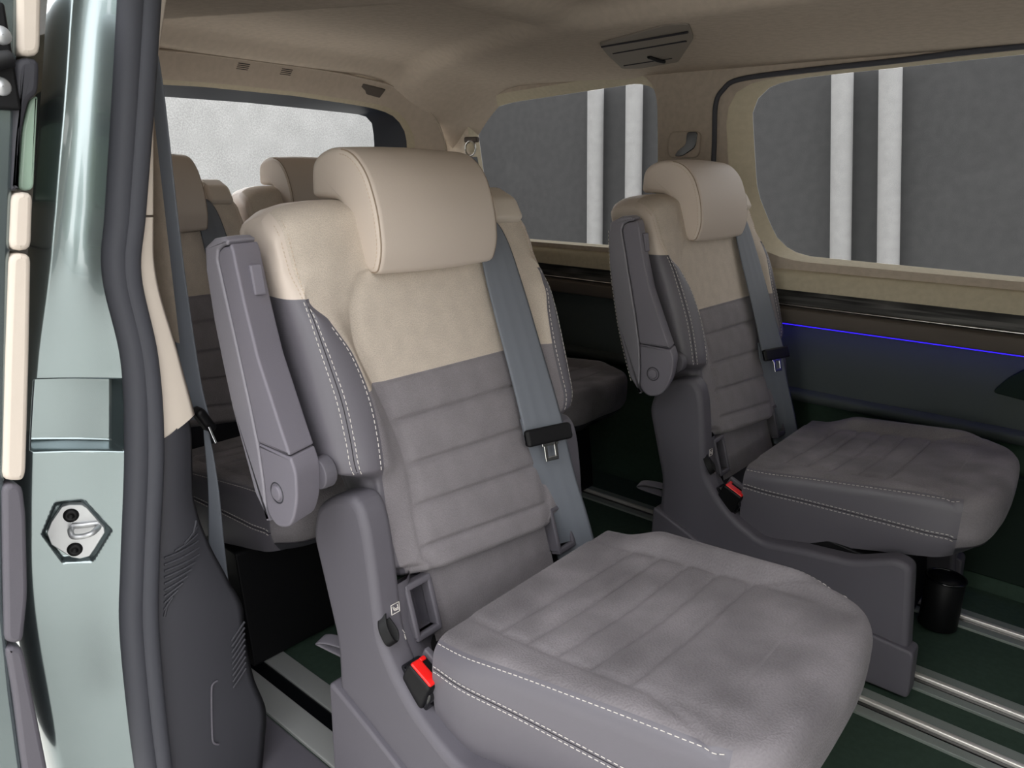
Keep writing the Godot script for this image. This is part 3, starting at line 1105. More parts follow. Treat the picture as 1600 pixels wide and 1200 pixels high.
# flat trim round an opening: from a rectangle (z0..z1, y0..y1) to the outline, then the reveal out to the glass
func ring_wall(mb: MB, rev: MB, glass: MB, inner: PackedVector2Array, outer: PackedVector2Array, z0: float, z1: float, y0: float, y1: float, xi: float, xg: float) -> void:
	var n = 96
	var I = resample(MB.fillet(inner, 0.05, 6), n)
	var c = Vector2.ZERO
	for p in I: c += p / n
	var G = PackedVector2Array()
	var Gs = resample(MB.fillet(outer, 0.045, 6), 400)
	var R = PackedVector2Array()
	for p in I:
		var d = (p - c).normalized()
		# same bearing on the glass outline
		var best = Gs[0]
		var bd = -2.0
		for q in Gs:
			var dd = (q - c).normalized().dot(d)
			if dd > bd:
				bd = dd; best = q
		G.append(best)
		var t = 1e9
		if d.x > 1e-6: t = minf(t, (z1 - c.x) / d.x)
		if d.x < -1e-6: t = minf(t, (z0 - c.x) / d.x)
		if d.y > 1e-6: t = minf(t, (y1 - c.y) / d.y)
		if d.y < -1e-6: t = minf(t, (y0 - c.y) / d.y)
		R.append(c + d * t)
	for corner in [Vector2(z0, y0), Vector2(z0, y1), Vector2(z1, y0), Vector2(z1, y1)]:
		var bi = 0
		for k in n:
			if R[k].distance_to(corner) < R[bi].distance_to(corner): bi = k
		R[bi] = corner
	var rr = PackedVector3Array()
	var ri = PackedVector3Array()
	var rm = PackedVector3Array()
	var rg = PackedVector3Array()
	var gp = PackedVector3Array()
	var sx = signf(xg - xi)
	for k in n + 1:
		var j = k % n
		rr.append(Vector3(xi, R[j].y, R[j].x))
		ri.append(Vector3(xi, I[j].y, I[j].x))
		rm.append(Vector3(xi + sx * 0.004, lerpf(I[j].y, G[j].y, 0.1), lerpf(I[j].x, G[j].x, 0.1)))
		rg.append(Vector3(xg, G[j].y, G[j].x))
		if k < n: gp.append(Vector3(xg + sx * 0.002, G[j].y, G[j].x))
	var ctr = Vector3(xi + sx * 5, 1, c.x)
	mb.grid([rr, ri], ctr, true)
	rev.grid([ri, rm, rg], Vector3(xi + sx * 0.5, c.y, c.x), true)
	glass.poly(gp, Vector3(-sx, 0, 0))

func px_outline(pts: Array, x: float) -> PackedVector2Array:
	var o = PackedVector2Array()
	for p in pts:
		var q = P(p[0], p[1], 0, x)
		o.append(Vector2(q.z, q.y))
	return o

func strip(mb: MB, prof: Array, z0: float, z1: float, n := 2, mirror := false) -> void:
	# profile of [x, y] pushed along z
	var rows = []
	for k in n + 1:
		var r = PackedVector3Array()
		for p in prof:
			r.append(Vector3(2 * MID - p[0] if mirror else p[0], p[1], lerpf(z0, z1, float(k) / n)))
		rows.append(r)
	mb.grid(rows, Vector3(-8 if mirror else 10, 0.4, (z0 + z1) / 2))

func side_wall(mirror: bool, zmax: float, root: Node3D, glass_root_1: Node3D, glass_root_2: Node3D) -> void:
	var mx = func(x: float) -> float: return 2 * MID - x if mirror else x
	var w1g = px_outline([[745, 192], [765, 171], [800, 160], [1000, 130], [1025, 138], [1038, 168], [1040, 250], [1035, 388], [940, 382], [800, 371], [772, 330], [757, 280]], GX)
	var w1i = PackedVector2Array()
	var c = Vector2.ZERO
	for p in w1g: c += p / w1g.size()
	for p in w1g: w1i.append(p + Vector2(signf(p.x - c.x) * 0.004, (0.030 if p.y > c.y else -0.004)))
	var wall = MB.new()
	var rev = MB.new()
	var gl = MB.new()
	ring_wall(wall, rev, gl, w1i, w1g, -2.42, -1.20, 0.868, 1.53, mx.call(WX), mx.call(GX))
	part("window_surround", wall, M.trim_grey if false else M.headliner, root)
	part("window_reveal", rev, M.trim_beige, root)
	part("pane", gl, M.glass, glass_root_1)
	if not mirror:
		var w2g = px_outline([[1175, 165], [1200, 135], [1250, 122], [1600, 85]], GX)
		w2g.append(Vector2(0.75, 1.47)); w2g.append(Vector2(0.85, 1.36)); w2g.append(Vector2(0.85, 1.0)); w2g.append(Vector2(0.78, 0.90))
		w2g.append_array(px_outline([[1600, 433], [1250, 399], [1215, 377], [1183, 300]], GX))
		var w2i = px_outline([[1134, 175], [1152, 138], [1200, 122], [1600, 78]], WX)
		w2i.append(Vector2(0.76, 1.485)); w2i.append(Vector2(0.87, 1.37)); w2i.append(Vector2(0.87, 1.0)); w2i.append(Vector2(0.8, 0.895))
		w2i.append_array(px_outline([[1600, 441], [1238, 408], [1185, 390], [1140, 300]], WX))
		var b1 = MB.new()
		var b2 = MB.new()
		var b3 = MB.new()
		ring_wall(b1, b2, b3, w2i, w2g, -1.20, 1.3, 0.868, 1.53, WX, GX)
		part("door_window_surround", b1, M.headliner, root)
		part("door_window_reveal", b2, M.trim_beige, root)
		part("pane", b3, M.glass, glass_root_2)
		var seal = MB.new()
		var path = PackedVector3Array()
		for p in [[1112, 300], [1116, 230], [1118, 165], [1130, 140], [1156, 124], [1250, 111], [1400, 95], [1600, 72]]: path.append(P(p[0], p[1], 0, WX - 0.004))
		path.append(Vector3(WX - 0.004, 1.49, 0.7))
		seal.tube(MB.smooth(path, 6), 0.008, 8)
		part("door_seal", seal, M.rubber, root)
	# ledge, decor strip and panels below the windows
	var bits = [
		["window_ledge", M.trim_beige, [[WX + 0.06, 0.868], [WX - 0.0, 0.868], [WX - 0.012, 0.862], [WX - 0.02, 0.845], [WX - 0.022, 0.806]]],
		["decor_recess", M.decor, [[WX - 0.022, 0.806], [WX + 0.004, 0.802], [WX - 0.008, 0.752]]],
		["armrest_lip", M.trim_grey, [[WX - 0.008, 0.752], [WX - 0.034, 0.750], [WX - 0.040, 0.742], [WX - 0.038, 0.706], [WX - 0.026, 0.700], [WX + 0.02, 0.700]]],
		["upper_panel", M.door_panel, [[WX + 0.02, 0.700], [WX + 0.03, 0.685], [WX + 0.015, 0.62], [WX + 0.018, 0.55], [WX + 0.02, 0.485]]],
		["panel_ridge", M.door_panel, [[WX + 0.02, 0.485], [WX - 0.004, 0.480], [WX - 0.012, 0.470], [WX - 0.008, 0.450], [WX + 0.03, 0.440]]],
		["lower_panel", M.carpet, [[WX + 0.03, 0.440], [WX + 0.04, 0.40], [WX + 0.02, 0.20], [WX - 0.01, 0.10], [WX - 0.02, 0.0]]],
	]
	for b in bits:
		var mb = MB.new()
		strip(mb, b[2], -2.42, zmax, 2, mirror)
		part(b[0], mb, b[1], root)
	if not mirror:
		var cl = MB.new()
		cl.tube(PackedVector3Array([Vector3(WX - 0.012, 0.757, -2.4), Vector3(WX - 0.012, 0.757, -1.0), Vector3(WX - 0.012, 0.757, zmax)]), 0.0035, 8)
		part("chrome_line", cl, M.chrome, root, "thin chrome line under the decor strip")
	# outer skin
	var sk = MB.new()
	strip(sk, [[WX + 0.12, -0.15], [WX + 0.14, 0.5], [WX + 0.12, 0.85]], -2.55, zmax, 2, mirror)
	part("body_skin", sk, M.paint, root)

func ceil_y(x: float, z: float) -> float:
	var xx = maxf(x, 2 * MID - x)
	var k = 0.10 + 0.75 * pow(clampf((-1.95 - z) / 0.38, 0.0, 1.0), 2.0)
	var y = 1.505 - k * pow(maxf(0.0, xx - 1.83), 2.0)
	y -= 0.02 * smoothstep(-2.1, -2.35, z)
	# raised fields, one before and one behind the cross rib
	var bx = 1.66 if z > -1.3 else lerpf(1.66, 2.02, clampf((-1.3 - z) / 0.9, 0, 1))
	var fld = 1.0 - smoothstep(bx - 0.035, bx + 0.035, xx)
	var rib = 1.0 - smoothstep(0.03, 0.11, absf(z + 1.27) )
	fld *= (1.0 - 0.75 * rib) * smoothstep(-2.32, -2.2, z)
	return y + 0.042 * fld

func ceiling() -> void:
	var root = struct("ceiling", "beige fabric headliner of the van")
	var rows = []
	var z = -2.34
	while z < 1.31:
		var r = PackedVector3Array()
		for k in 81:
			var x = lerpf(0.50, 2.42, k / 80.0)
			r.append(Vector3(x, ceil_y(x, z), z))
		rows.append(r)
		z += 0.03
	var mb = MB.new()
	mb.grid(rows, Vector3(1.4, 3, 0))
	part("headliner", mb, M.headliner, root)
	var rf = MB.new()
	rf.box(Vector3(1.46, 1.60, -0.62), Vector3(2.30, 0.05, 3.9), 0.02)
	part("roof_skin", rf, M.paint, root)
	var edge = MB.new()
	edge.box(Vector3(0.50, 1.52, 0.1), Vector3(0.12, 0.16, 2.42), 0.02)
	part("roof_rail", edge, M.paint, root)

func rear_wall() -> void:
	var root = struct("wall_rear", "beige rear trim round the tailgate window")
	var sym = func(pts: Array, z: float) -> PackedVector3Array:
		var p = PackedVector3Array()
		for q in pts:
			var a = P(q[0], q[1], 2, z)
			if a.x >= MID - 0.02: p.append(a)
		p = MB.smooth(p, 5)
		var full = PackedVector3Array()
		for i in range(p.size() - 1, -1, -1): full.append(Vector3(2 * MID - p[i].x, p[i].y, z))
		full.append_array(p)
		return full
	var c1: PackedVector3Array = sym.call([[430, 99], [520, 112], [600, 130], [640, 145], [660, 162], [676, 180], [690, 205], [700, 260], [705, 420], [705, 560]], -2.31)
	var c2: PackedVector3Array = sym.call([[380, 133], [460, 143], [560, 158], [600, 166], [625, 178], [641, 200], [648, 230], [650, 420], [650, 560]], -2.385)
	var c3: PackedVector3Array = sym.call([[380, 140], [460, 150], [560, 165], [592, 172], [615, 182], [630, 202], [636, 235], [638, 420], [638, 560]], RZ)
	var c4: PackedVector3Array = sym.call([[380, 160], [460, 168], [545, 177], [568, 181], [580, 190], [584, 215], [585, 250], [586, 420], [586, 560]], -2.44)
	var lines = [c1, c2, c3, c4]
	for i in 4:
		var p: PackedVector3Array = lines[i]
		var L = 0.0
		for k in p.size() - 1: L += p[k].distance_to(p[k + 1])
		var q = PackedVector3Array()
		for k in 81: q.append(MB.along(p, L * k / 80.0))
		lines[i] = q
	var top = PackedVector3Array()
	for q in lines[0]: top.append(q + Vector3(0, 0.03, 0.0))
	var ctr = Vector3(MID, 1.0, -9)
	var a = MB.new()
	a.grid([lines[0], lines[1]], ctr)
	part("tailgate_band", a, M.headliner, root)
	var b = MB.new()
	b.grid([lines[1], lines[2]], ctr)
	part("tailgate_lip", b, M.trim_beige, root)
	var d = MB.new()
	d.grid([lines[2], lines[3]], ctr)
	part("tailgate_frame", d, M.dark_frame, root)
	# welt line between headliner and rear band
	var w = MB.new()
	w.tube(lines[0], 0.004, 6)
	part("headliner_welt", w, M.headliner, root)
	var lowz = MB.new()
	lowz.box(Vector3(MID, 0.36, -2.45), Vector3(2.1, 0.78, 0.06), 0.02)
	part("tailgate_panel", lowz, M.dark_plastic, root)
	var wall = MB.new()
	for s in [-1, 1]: wall.box(Vector3(MID + s * 0.98, 0.9, -2.42), Vector3(0.30, 1.3, 0.05), 0.01)
	part("corner_trim", wall, M.headliner, root)
	var win = struct("window_3", "clear rear window of the van")
	var gp = PackedVector3Array()
	for q in lines[3]: gp.append(q + Vector3(0, 0, -0.002))
	var gm = MB.new()
	gm.poly(gp, Vector3(0, 0, 1))
	part("pane", gm, M.clear_glass, win)
	# lamp and speaker grille in the band
	var lamp = thing("reading_lamp", "slim beige reading lamp with two vent slots above the rear window", "lamp", P(415, 106, 2, -2.335))
	var lb = MB.new()
	var T = Transform3D(Basis(Vector3.RIGHT, -0.75), Vector3.ZERO)
	lb.box(Vector3.ZERO, Vector3(0.25, 0.012, 0.034), 0.004, T)
	var body = part("lamp_body", lb, M.headliner, lamp)
	for s in [-0.085, 0.075]:
		for k in 4:
			var sl = MB.new()
			sl.box(Vector3(s, -0.006, -0.011 + k * 0.0072), Vector3(0.042, 0.004, 0.003), 0.0008, T)
			part("slot", sl, M.seam, body)
	var spk = thing("speaker_grille", "small grey perforated speaker grille above the rear window corner", "speaker", P(580, 141, 2, -2.345))
	var sg = MB.new()
	sg.box(Vector3.ZERO, Vector3(0.11, 0.008, 0.045), 0.003, Transform3D(Basis(Vector3.BACK, -0.12) * Basis(Vector3.RIGHT, -0.7), Vector3.ZERO))
	part("grille", sg, M.trim_grey, spk)

func floor_and_rails() -> void:
	var fl = struct("floor", "dark carpeted van floor with a green cast of light put into its colour")
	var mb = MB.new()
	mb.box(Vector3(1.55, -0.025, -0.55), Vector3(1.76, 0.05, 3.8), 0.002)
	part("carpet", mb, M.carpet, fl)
	var sill = MB.new()
	sill.box(Vector3(0.561, -0.02, -0.3), Vector3(0.264, 0.05, 3.3), 0.008)
	part("door_sill", sill, M.grey_plastic, fl)
	# rails
	var wide = thing("floor_rail", "wide floor rail with two pale flanges beside the door sill", "rail")
	for q in [[0.7225, 0.058], [0.812, 0.05]]:
		var f = MB.new()
		f.box(Vector3(q[0], 0.004, -0.6), Vector3(q[1], 0.010, 3.5), 0.002)
		part("flange", f, M.alu, wide)
	var gp = MB.new()
	gp.box(Vector3(0.768, 0.0015, -0.6), Vector3(0.040, 0.004, 3.5), 0.001)
	part("slot", gp, M.gloss_black, wide)
	var lab = {1.155: "floor rail running under the seat beside the door pillar", 1.60: "floor rail in the aisle between the two seats", 1.775: "floor rail leading under the inner side of the seat by the blue light strip", 2.13: "floor rail along the wall with the blue light strip"}
	for x in [1.155, 1.60, 1.775, 2.13]:
		var t = thing("floor_rail", lab[x], "rail", Vector3(x, 0, -0.6))
		var a = MB.new()
		a.box(Vector3(-0.032, 0.004, 0), Vector3(0.026, 0.008, 3.5), 0.001)
		part("flange", a, M.alu_dull, t)
		var b = MB.new()
		b.box(Vector3(0.032, 0.004, 0), Vector3(0.036, 0.008, 3.5), 0.001)
		part("flange", b, M.alu_dull, t)
		var s = MB.new()
		s.box(Vector3(-0.010, 0.002, 0), Vector3(0.02, 0.005, 3.5), 0.001)
		part("slot", s, M.gloss_black, t)
		var c = MB.new()
		c.box(Vector3(0.006, 0.008, 0), Vector3(0.013, 0.012, 3.5), 0.003)
		part("guide_bar", c, M.alu_bright, t)

func light_strip() -> void:
	var t = thing("ambient_light_strip", "thin glowing blue light strip under the wall armrest lip", "light strip", Vector3(WX - 0.012, 0.702, -0.1))
	var mb = MB.new()
	mb.box(Vector3(0, -0.003, 0), Vector3(0.006, 0.008, 1.66), 0.002)
	part("light_guide", mb, M.glow, t)
	var l = AreaLight3D.new()
	l.name = "strip_light"
	l.area_size = Vector2(1.6, 0.01)
	l.light_color = Color(0.25, 0.15, 1.0)
	l.light_energy = 0.0015
	l.shadow_enabled = true
	t.add_child(l)
	l.position = Vector3(-0.004, -0.008, 0)
	l.rotation = Vector3(-PI / 2, PI / 2, 0)

func pillar() -> void:
	var root = struct("wall_right", "painted door pillar with rubber seal and beige trim")
	var V = [-160, 0, 150, 330, 430, 560, 700, 875, 975, 1100, 1200, 1330]
	var eA = [128, 110, 99, 84, 74, 57, 48, 46, 54, 75, 96, 125]
	var eB = [200, 192, 184, 174, 170, 198, 201, 195, 192, 203, 216, 236]
	var eC = [258, 246, 236, 221, 213, 240, 252, 245, 245, 255, 266, 280]
	var eD = [292, 266, 247, 246, 250, 286, 320, 322, 330, 345, 360, 380]
	# painted jamb
	var hexp = PackedVector2Array([Vector2(66, 836), Vector2(88, 786), Vector2(133, 782), Vector2(176, 829), Vector2(146, 880), Vector2(100, 882)])
	var J = func(u: float, v: float) -> Vector3:
		var a = tab(V, eA, v)
		var b = tab(V, eB, v)
		var f = clampf((u - a - 4.0) / (b - a - 4.0), 0.0, 1.0)
		var pb = P(b, v, 2, PZ)
		var kb = pb.z / pb.x
		var ku = P(u, v, 0, 1.0).z
		var p = P(u, v, 0, pb.x * (kb - 0.44) / (ku - 0.44))
		p.z -= 0.006 * sin(PI * f)
		return p
	var rows = []
	var v = -160.0
	while v <= 1330.0:
		var a = tab(V, eA, v)
		var b = tab(V, eB, v)
		var r = PackedVector3Array()
		# rounded outer corner, then the flat of the jamb, then the channel of the seal
		var pa: Vector3 = J.call(a + 4, v)
		for k in 8:
			var an = PI / 2 * k / 8.0
			r.append(pa + Vector3(-0.014 * cos(an), 0, -0.05 * (1 - sin(an))))
		for k in 49:
			var f = k / 48.0
			var u = lerpf(a + 4, b, f)
			var p: Vector3 = J.call(u, v)
			p.z -= 0.035 * smoothstep(592, 598, v) * (1.0 - smoothstep(696, 706, v)) * (1.0 - smoothstep(0.93, 0.98, f))
			if Geometry2D.is_point_in_polygon(Vector2(u, v), hexp):
				var near = 99.0
				for q in hexp.size():
					near = minf(near, Vector2(u, v).distance_to(Geometry2D.get_closest_point_to_segment(Vector2(u, v), hexp[q], hexp[(q + 1) % hexp.size()])))
				p.z -= 0.010 * smoothstep(0.0, 7.0, near)
			r.append(p)
		rows.append(r)
		v += 2.5 if v > 580 and v < 900 else 15.0
	var jm = MB.new()
	jm.grid(rows, Vector3(0.4, 0.8, -9))
	part("door_jamb", jm, M.paint, root, "glossy dark green-grey painted jamb")
	# rubber door seal: two bulbs
	var seal = MB.new()
	var p1 = PackedVector3Array()
	var p2 = PackedVector3Array()
	for i in V.size():
		p1.append(P(lerpf(eB[i], eC[i], 0.26), V[i], 2, PZ))
		p2.append(P(lerpf(eB[i], eC[i], 0.74), V[i], 2, PZ + 0.004))
	seal.tube(MB.smooth(p1, 8), 0.0185, 14)
	seal.tube(MB.smooth(p2, 8), 0.0165, 14)
	part("door_seal", seal, M.rubber, root, "dark grey double-bulb rubber door seal")
	# beige upper trim in two lengths
	var trim_rows = func(v0: float, v1: float) -> Array:
		var o = []
		var n = 24
		for k in n + 1:
			var r = PackedVector3Array()
			for q in 9:
				var f = q / 8.0
				# the lower end is cut at a slant
				var vv = lerpf(v0, v1 if v1 < 600.0 else lerpf(690.0, 650.0, f), float(k) / n)
				var p = P(lerpf(tab(V, eC, vv) - 4.0, tab(V, eD, vv), f), vv, 2, PZ - 0.004 + 0.012 * f)
				p.z -= 0.012 * f * f
				r.append(p)
			var last: Vector3 = r[-1]
			for q in range(1, 5): r.append(last + Vector3(0.006 * sin(q * 0.5), 0, -0.05 * q))
			o.append(r)
		return o
	for seg in [[-160.0, 336.0], [340.0, 672.0]]:
		var mb = MB.new()
		mb.grid(trim_rows.call(seg[0], seg[1]), Vector3(0.2, 1.0, -1.6))
		part("pillar_trim", mb, M.beige_plastic, root, "beige plastic pillar trim")
	# dark grey lower trim that swells out to the floor
	var LV = [640, 672, 700, 760, 800, 860, 925, 960, 1010, 1075, 1125, 1165, 1250]
	var LD = [312, 318, 319, 320, 324, 345, 378, 398, 402, 415, 434, 432, 425]
	var lr = []
	for k in 61:
		var r = PackedVector3Array()
		for q in 13:
			var f = q / 12.0
			var vv = lerpf(lerpf(691.0, 651.0, f), 1260.0, k / 60.0)
			var c = tab(V, eC, vv) - 4.0
			var d = lerpf(tab(V, eD, vv), tab(LV, LD, vv), smoothstep(640.0, 720.0, vv))
			var p = P(lerpf(c, d, f), vv, 2, PZ - 0.004 + 0.026 * f)
			p.z -= 0.04 * f * f
			r.append(p)
		var last: Vector3 = r[-1]
		for q in range(1, 5): r.append(last + Vector3(-0.004 * q, 0, -0.06 * q))
		lr.append(r)
	var lm = MB.new()
	lm.grid(lr, Vector3(0.2, 0.4, -1.8))
	part("lower_pillar_trim", lm, M.dark_plastic, root, "dark grey plastic lower pillar trim")
	# ribbed vent fields in the lower trim
	var LT = func(u: float, vv: float) -> Vector3:
		var c = tab(V, eC, vv) - 4.0
		var d = tab(LV, LD, vv)
		var f = clampf((u - c) / (d - c), 0.0, 1.0)
		var p = P(u, vv, 2, PZ - 0.004 + 0.026 * f)
		p.z -= 0.04 * f * f
		return p + Vector3(-0.001, 0.0, 0.002)
	for k in 13:
		var va = 842.0 + 10.0 * k
		var u1 = 322.0 if k < 6 else 322.0 - 8.5 * (k - 5)
		var u0 = 257.0 if k > 2 else 257.0 + 18.0 * (3 - k)
		var rb = MB.new()
		var rp = PackedVector3Array()
		for q in 6: rp.append(LT.call(lerpf(u0, u1, q / 5.0), va - 20.0 * q / 5.0))
		rb.tube(rp, 0.0022, 6)
		part("vent_rib", rb, M.dark_plastic, root)
	for k in 9:
		var rb = MB.new()
		var rp = PackedVector3Array()
		for q in 5: rp.append(LT.call(lerpf(374.0, 400.0, q / 4.0), 1010.0 + 9.0 * k - 26.0 * q / 4.0))
		rb.tube(rp, 0.0024, 6)
		part("vent_rib", rb, M.dark_plastic, root)
	var sl = MB.new()
	var spp = PackedVector3Array()
	for q in [[346, 1068], [338, 1072], [335, 1085], [335, 1150], [338, 1163], [346, 1166]]: spp.append(LT.call(q[0], q[1]))
	sl.tube(MB.smooth(spp, 4), 0.002, 6)
	part("belt_slot_rim", sl, M.grey_plastic, root)
	# striker
	var sk = thing("door_striker", "silver steel door striker plate with loop bolted to the painted jamb", "striker")
	var hx = [[73, 833], [80, 815], [97, 791], [108, 788], [128, 788], [136, 793], [163, 824], [164, 832], [148, 858], [140, 869], [125, 873], [112, 871], [80, 851]]
	var ctr: Vector3 = J.call(120, 830)
	var ux: Vector3 = (J.call(160, 830) - J.call(80, 830)).normalized()
	var uy: Vector3 = (J.call(120, 790) - J.call(120, 870)).normalized()
	var uz = ux.cross(uy).normalized()
	if uz.dot(CAM - ctr) < 0: uz = -uz
	var flat = func(u: float, vv: float, h: float) -> Vector3:
		var d = cr * ((u - 800.0) / FPX) - cu * ((vv - 600.0) / FPX) + cf
		var t: float = (ctr + uz * h - CAM).dot(uz) / d.dot(uz)
		return CAM + d * t
	var pl = MB.new()
	var front = PackedVector3Array()
	var back = PackedVector3Array()
	var bev = PackedVector3Array()
	for q in hx:
		var p: Vector3 = flat.call(q[0], q[1], 0.004)
		front.append(p + (ctr - p).normalized() * 0.0012 + uz * 0.001)
		bev.append(p)
		back.append(p - uz * 0.010)
	pl.poly(front, uz)
	for arr in [front, bev, back]: arr.append(arr[0])
	pl.grid([front, bev, back], ctr - uz * 0.003, true)
	part("striker_plate", pl, M.steel, sk)
	var lo = MB.new()
	var lp = PackedVector3Array([flat.call(112, 826, 0.002), flat.call(110, 829, 0.018), flat.call(114, 838, 0.026), flat.call(128, 838, 0.028), flat.call(142, 834, 0.028), flat.call(149, 829, 0.022), flat.call(154, 824, 0.006)])
	lo.tube(MB.smooth(lp, 6), 0.0042, 10)
	part("striker_loop", lo, M.steel, sk)
	var br = MB.new()
	var bq = PackedVector3Array([flat.call(113, 821, 0.003), flat.call(130, 820, 0.006), flat.call(152, 817, 0.003)])
	br.tube(bq, 0.005, 8)
	part("striker_ridge", br, M.steel, sk)
	for q in [[111, 805], [117, 858]]:
		var bo = MB.new()
		var c: Vector3 = flat.call(q[0], q[1], 0.004)
		bo.lathe(PackedVector2Array([Vector2(0.0005, 0.003), Vector2(0.004, 0.003), Vector2(0.0045, 0.006), Vector2(0.0095, 0.005), Vector2(0.011, 0.0)]), Transform3D(Basis(ux, uz, ux.cross(uz)), c), 20)
		part("bolt", bo, M.black_plastic, sk)
	# near-side belt hanging from the pillar
	var bt = thing("pillar_seat_belt", "dark seat belt hanging beside the beige door pillar trim", "seat belt")
	var up = MB.new()
	var path = PackedVector3Array()
	var sd = PackedVector3Array()
	for q in [[226, 60, 0.60], [238, 130, 0.60], [250, 230, 0.60], [258, 300, 0.60], [270, 400, 0.60], [284, 500, 0.60], [300, 600, 0.60], [314, 657, 0.60]]:
		var p = P(q[0], q[1], 0, q[2])
		path.append(p)
	path = MB.smooth(path, 5)
	for p in path: sd.append(Vector3(0.010, 0.0, 0.016))
	up.ribbon(path, sd, 0.0022)
	part("belt_webbing", up, M.webbing, bt)
	var dn = MB.new()
	var dpath = PackedVector3Array()
	for q in [[322, 672, 0.60], [333, 760, 0.605], [338, 850, 0.61], [346, 950, 0.62], [357, 1060, 0.635], [364, 1165, 0.65]]: dpath.append(P(q[0], q[1], 0, q[2]))
	dpath = MB.smooth(dpath, 5)
	var sd2 = PackedVector3Array()
	for i in dpath.size():
		var f = float(i) / (dpath.size() - 1)
		sd2.append(Vector3(lerpf(0.003, 0.022, f), 0, lerpf(0.004, 0.020, f)))
	dn.ribbon(dpath, sd2, 0.003)
	part("lap_webbing", dn, M.webbing, bt)
	var anc = MB.new()
	anc.box(P(366, 1172, 0, 0.65), Vector3(0.05, 0.05, 0.03), 0.008)
	part("belt_anchor", anc, M.black_plastic, bt)
	var tg = MB.new()
	var tc = P(318, 655, 0, 0.598)
	tg.box(Vector3.ZERO, Vector3(0.018, 0.050, 0.03), 0.006, Transform3D(Basis(Vector3.BACK, 0.5), tc))
	part("belt_tongue", tg, M.black_plastic, bt)
	var tb = MB.new()
	tb.tube(PackedVector3Array([P(326, 668, 0, 0.597), P(331, 680, 0, 0.597), P(337, 693, 0, 0.597)]), 0.003, 8)
	part("tongue_blade", tb, M.chrome, bt)

func sliding_door() -> void:
	var root = struct("door_1", "open sliding door with beige inner trim, slid back along the van")
	var Z = -1.0
	var q = func(u: float, v: float, z: float) -> Vector3: return P(u, v, 2, z)
	var blocks = [
		["door_shell", M.paint, 1.2, [[-70, -150], [33, -150], [30, 0], [25, 200], [17, 400], [12, 700], [5, 800], [7, 950], [20, 1080], [36, 1200], [58, 1340], [-70, 1340]]],
		["door_trim", M.beige_plastic, 0.5, [[27, -130], [70, -130], [66, 0], [64, 88], [29, 88]]],
		["door_inner_frame", M.dark_plastic, 0.5, [[24, 90], [64, 90], [61, 146], [47, 156], [36, 200], [29, 298], [19, 298]]],
		["door_trim", M.beige_plastic, 0.4, [[20, 300], [53, 300], [50, 392], [16, 392]]],
		["door_trim", M.beige_plastic, 0.4, [[16, 396], [50, 396], [47, 560], [42, 738], [37, 752], [5, 752], [10, 560]]],
		["door_lower_trim", M.grey_plastic, 0.4, [[4, 757], [36, 757], [42, 800], [45, 930], [37, 1006], [8, 1006], [6, 900]]],
		["door_lower_trim", M.grey_plastic, 0.4, [[8, 1012], [37, 1012], [55, 1100], [75, 1200], [98, 1340], [58, 1340], [34, 1190], [20, 1080]]],
	]
	for b in blocks:
		var mb = MB.new()
		var pts = PackedVector3Array()
		var zz = Z if b[0] == "door_shell" else Z + 0.005
		for p in b[3]: pts.append(q.call(p[0], p[1], zz))
		mb.slab(pts, Vector3(0, 0, 1), b[2], 0.006)
		part(b[0], mb, b[1], root)
	var gl = MB.new()
	var gp = PackedVector3Array()
	for p in [[47, 156], [60, 148], [53, 298], [29, 298], [36, 200]]: gp.append(q.call(p[0], p[1], Z - 0.02))
	gl.slab(gp, Vector3(0, 0, 1), 0.3, 0.003)
	part("door_pane", gl, M.pale_glass, root)
	var lk = MB.new()
	lk.prism(MB.rect(q.call(5, 90, Z).y, Z + 0.002, 0.11, 0.02, 0.004), 0.15, q.call(16, 90, Z).x, 0.004)
	part("latch_plate", lk, M.black_plastic, root)
	for v in [55, 135]:
		var bo = MB.new()
		bo.lathe(PackedVector2Array([Vector2(0.0005, 0.005), Vector2(0.008, 0.004), Vector2(0.010, 0.0)]), Transform3D(Basis(Vector3.RIGHT, PI / 2), q.call(2, v, Z + 0.012)), 16)
		part("bolt", bo, M.steel, root)
	var ar = MB.new()
	ar.tube(PackedVector3Array([q.call(-20, 100, Z + 0.02), q.call(5, 93, Z + 0.025), q.call(18, 92, Z + 0.025)]), 0.009, 10)
	part("guide_arm", ar, M.black_plastic, root)

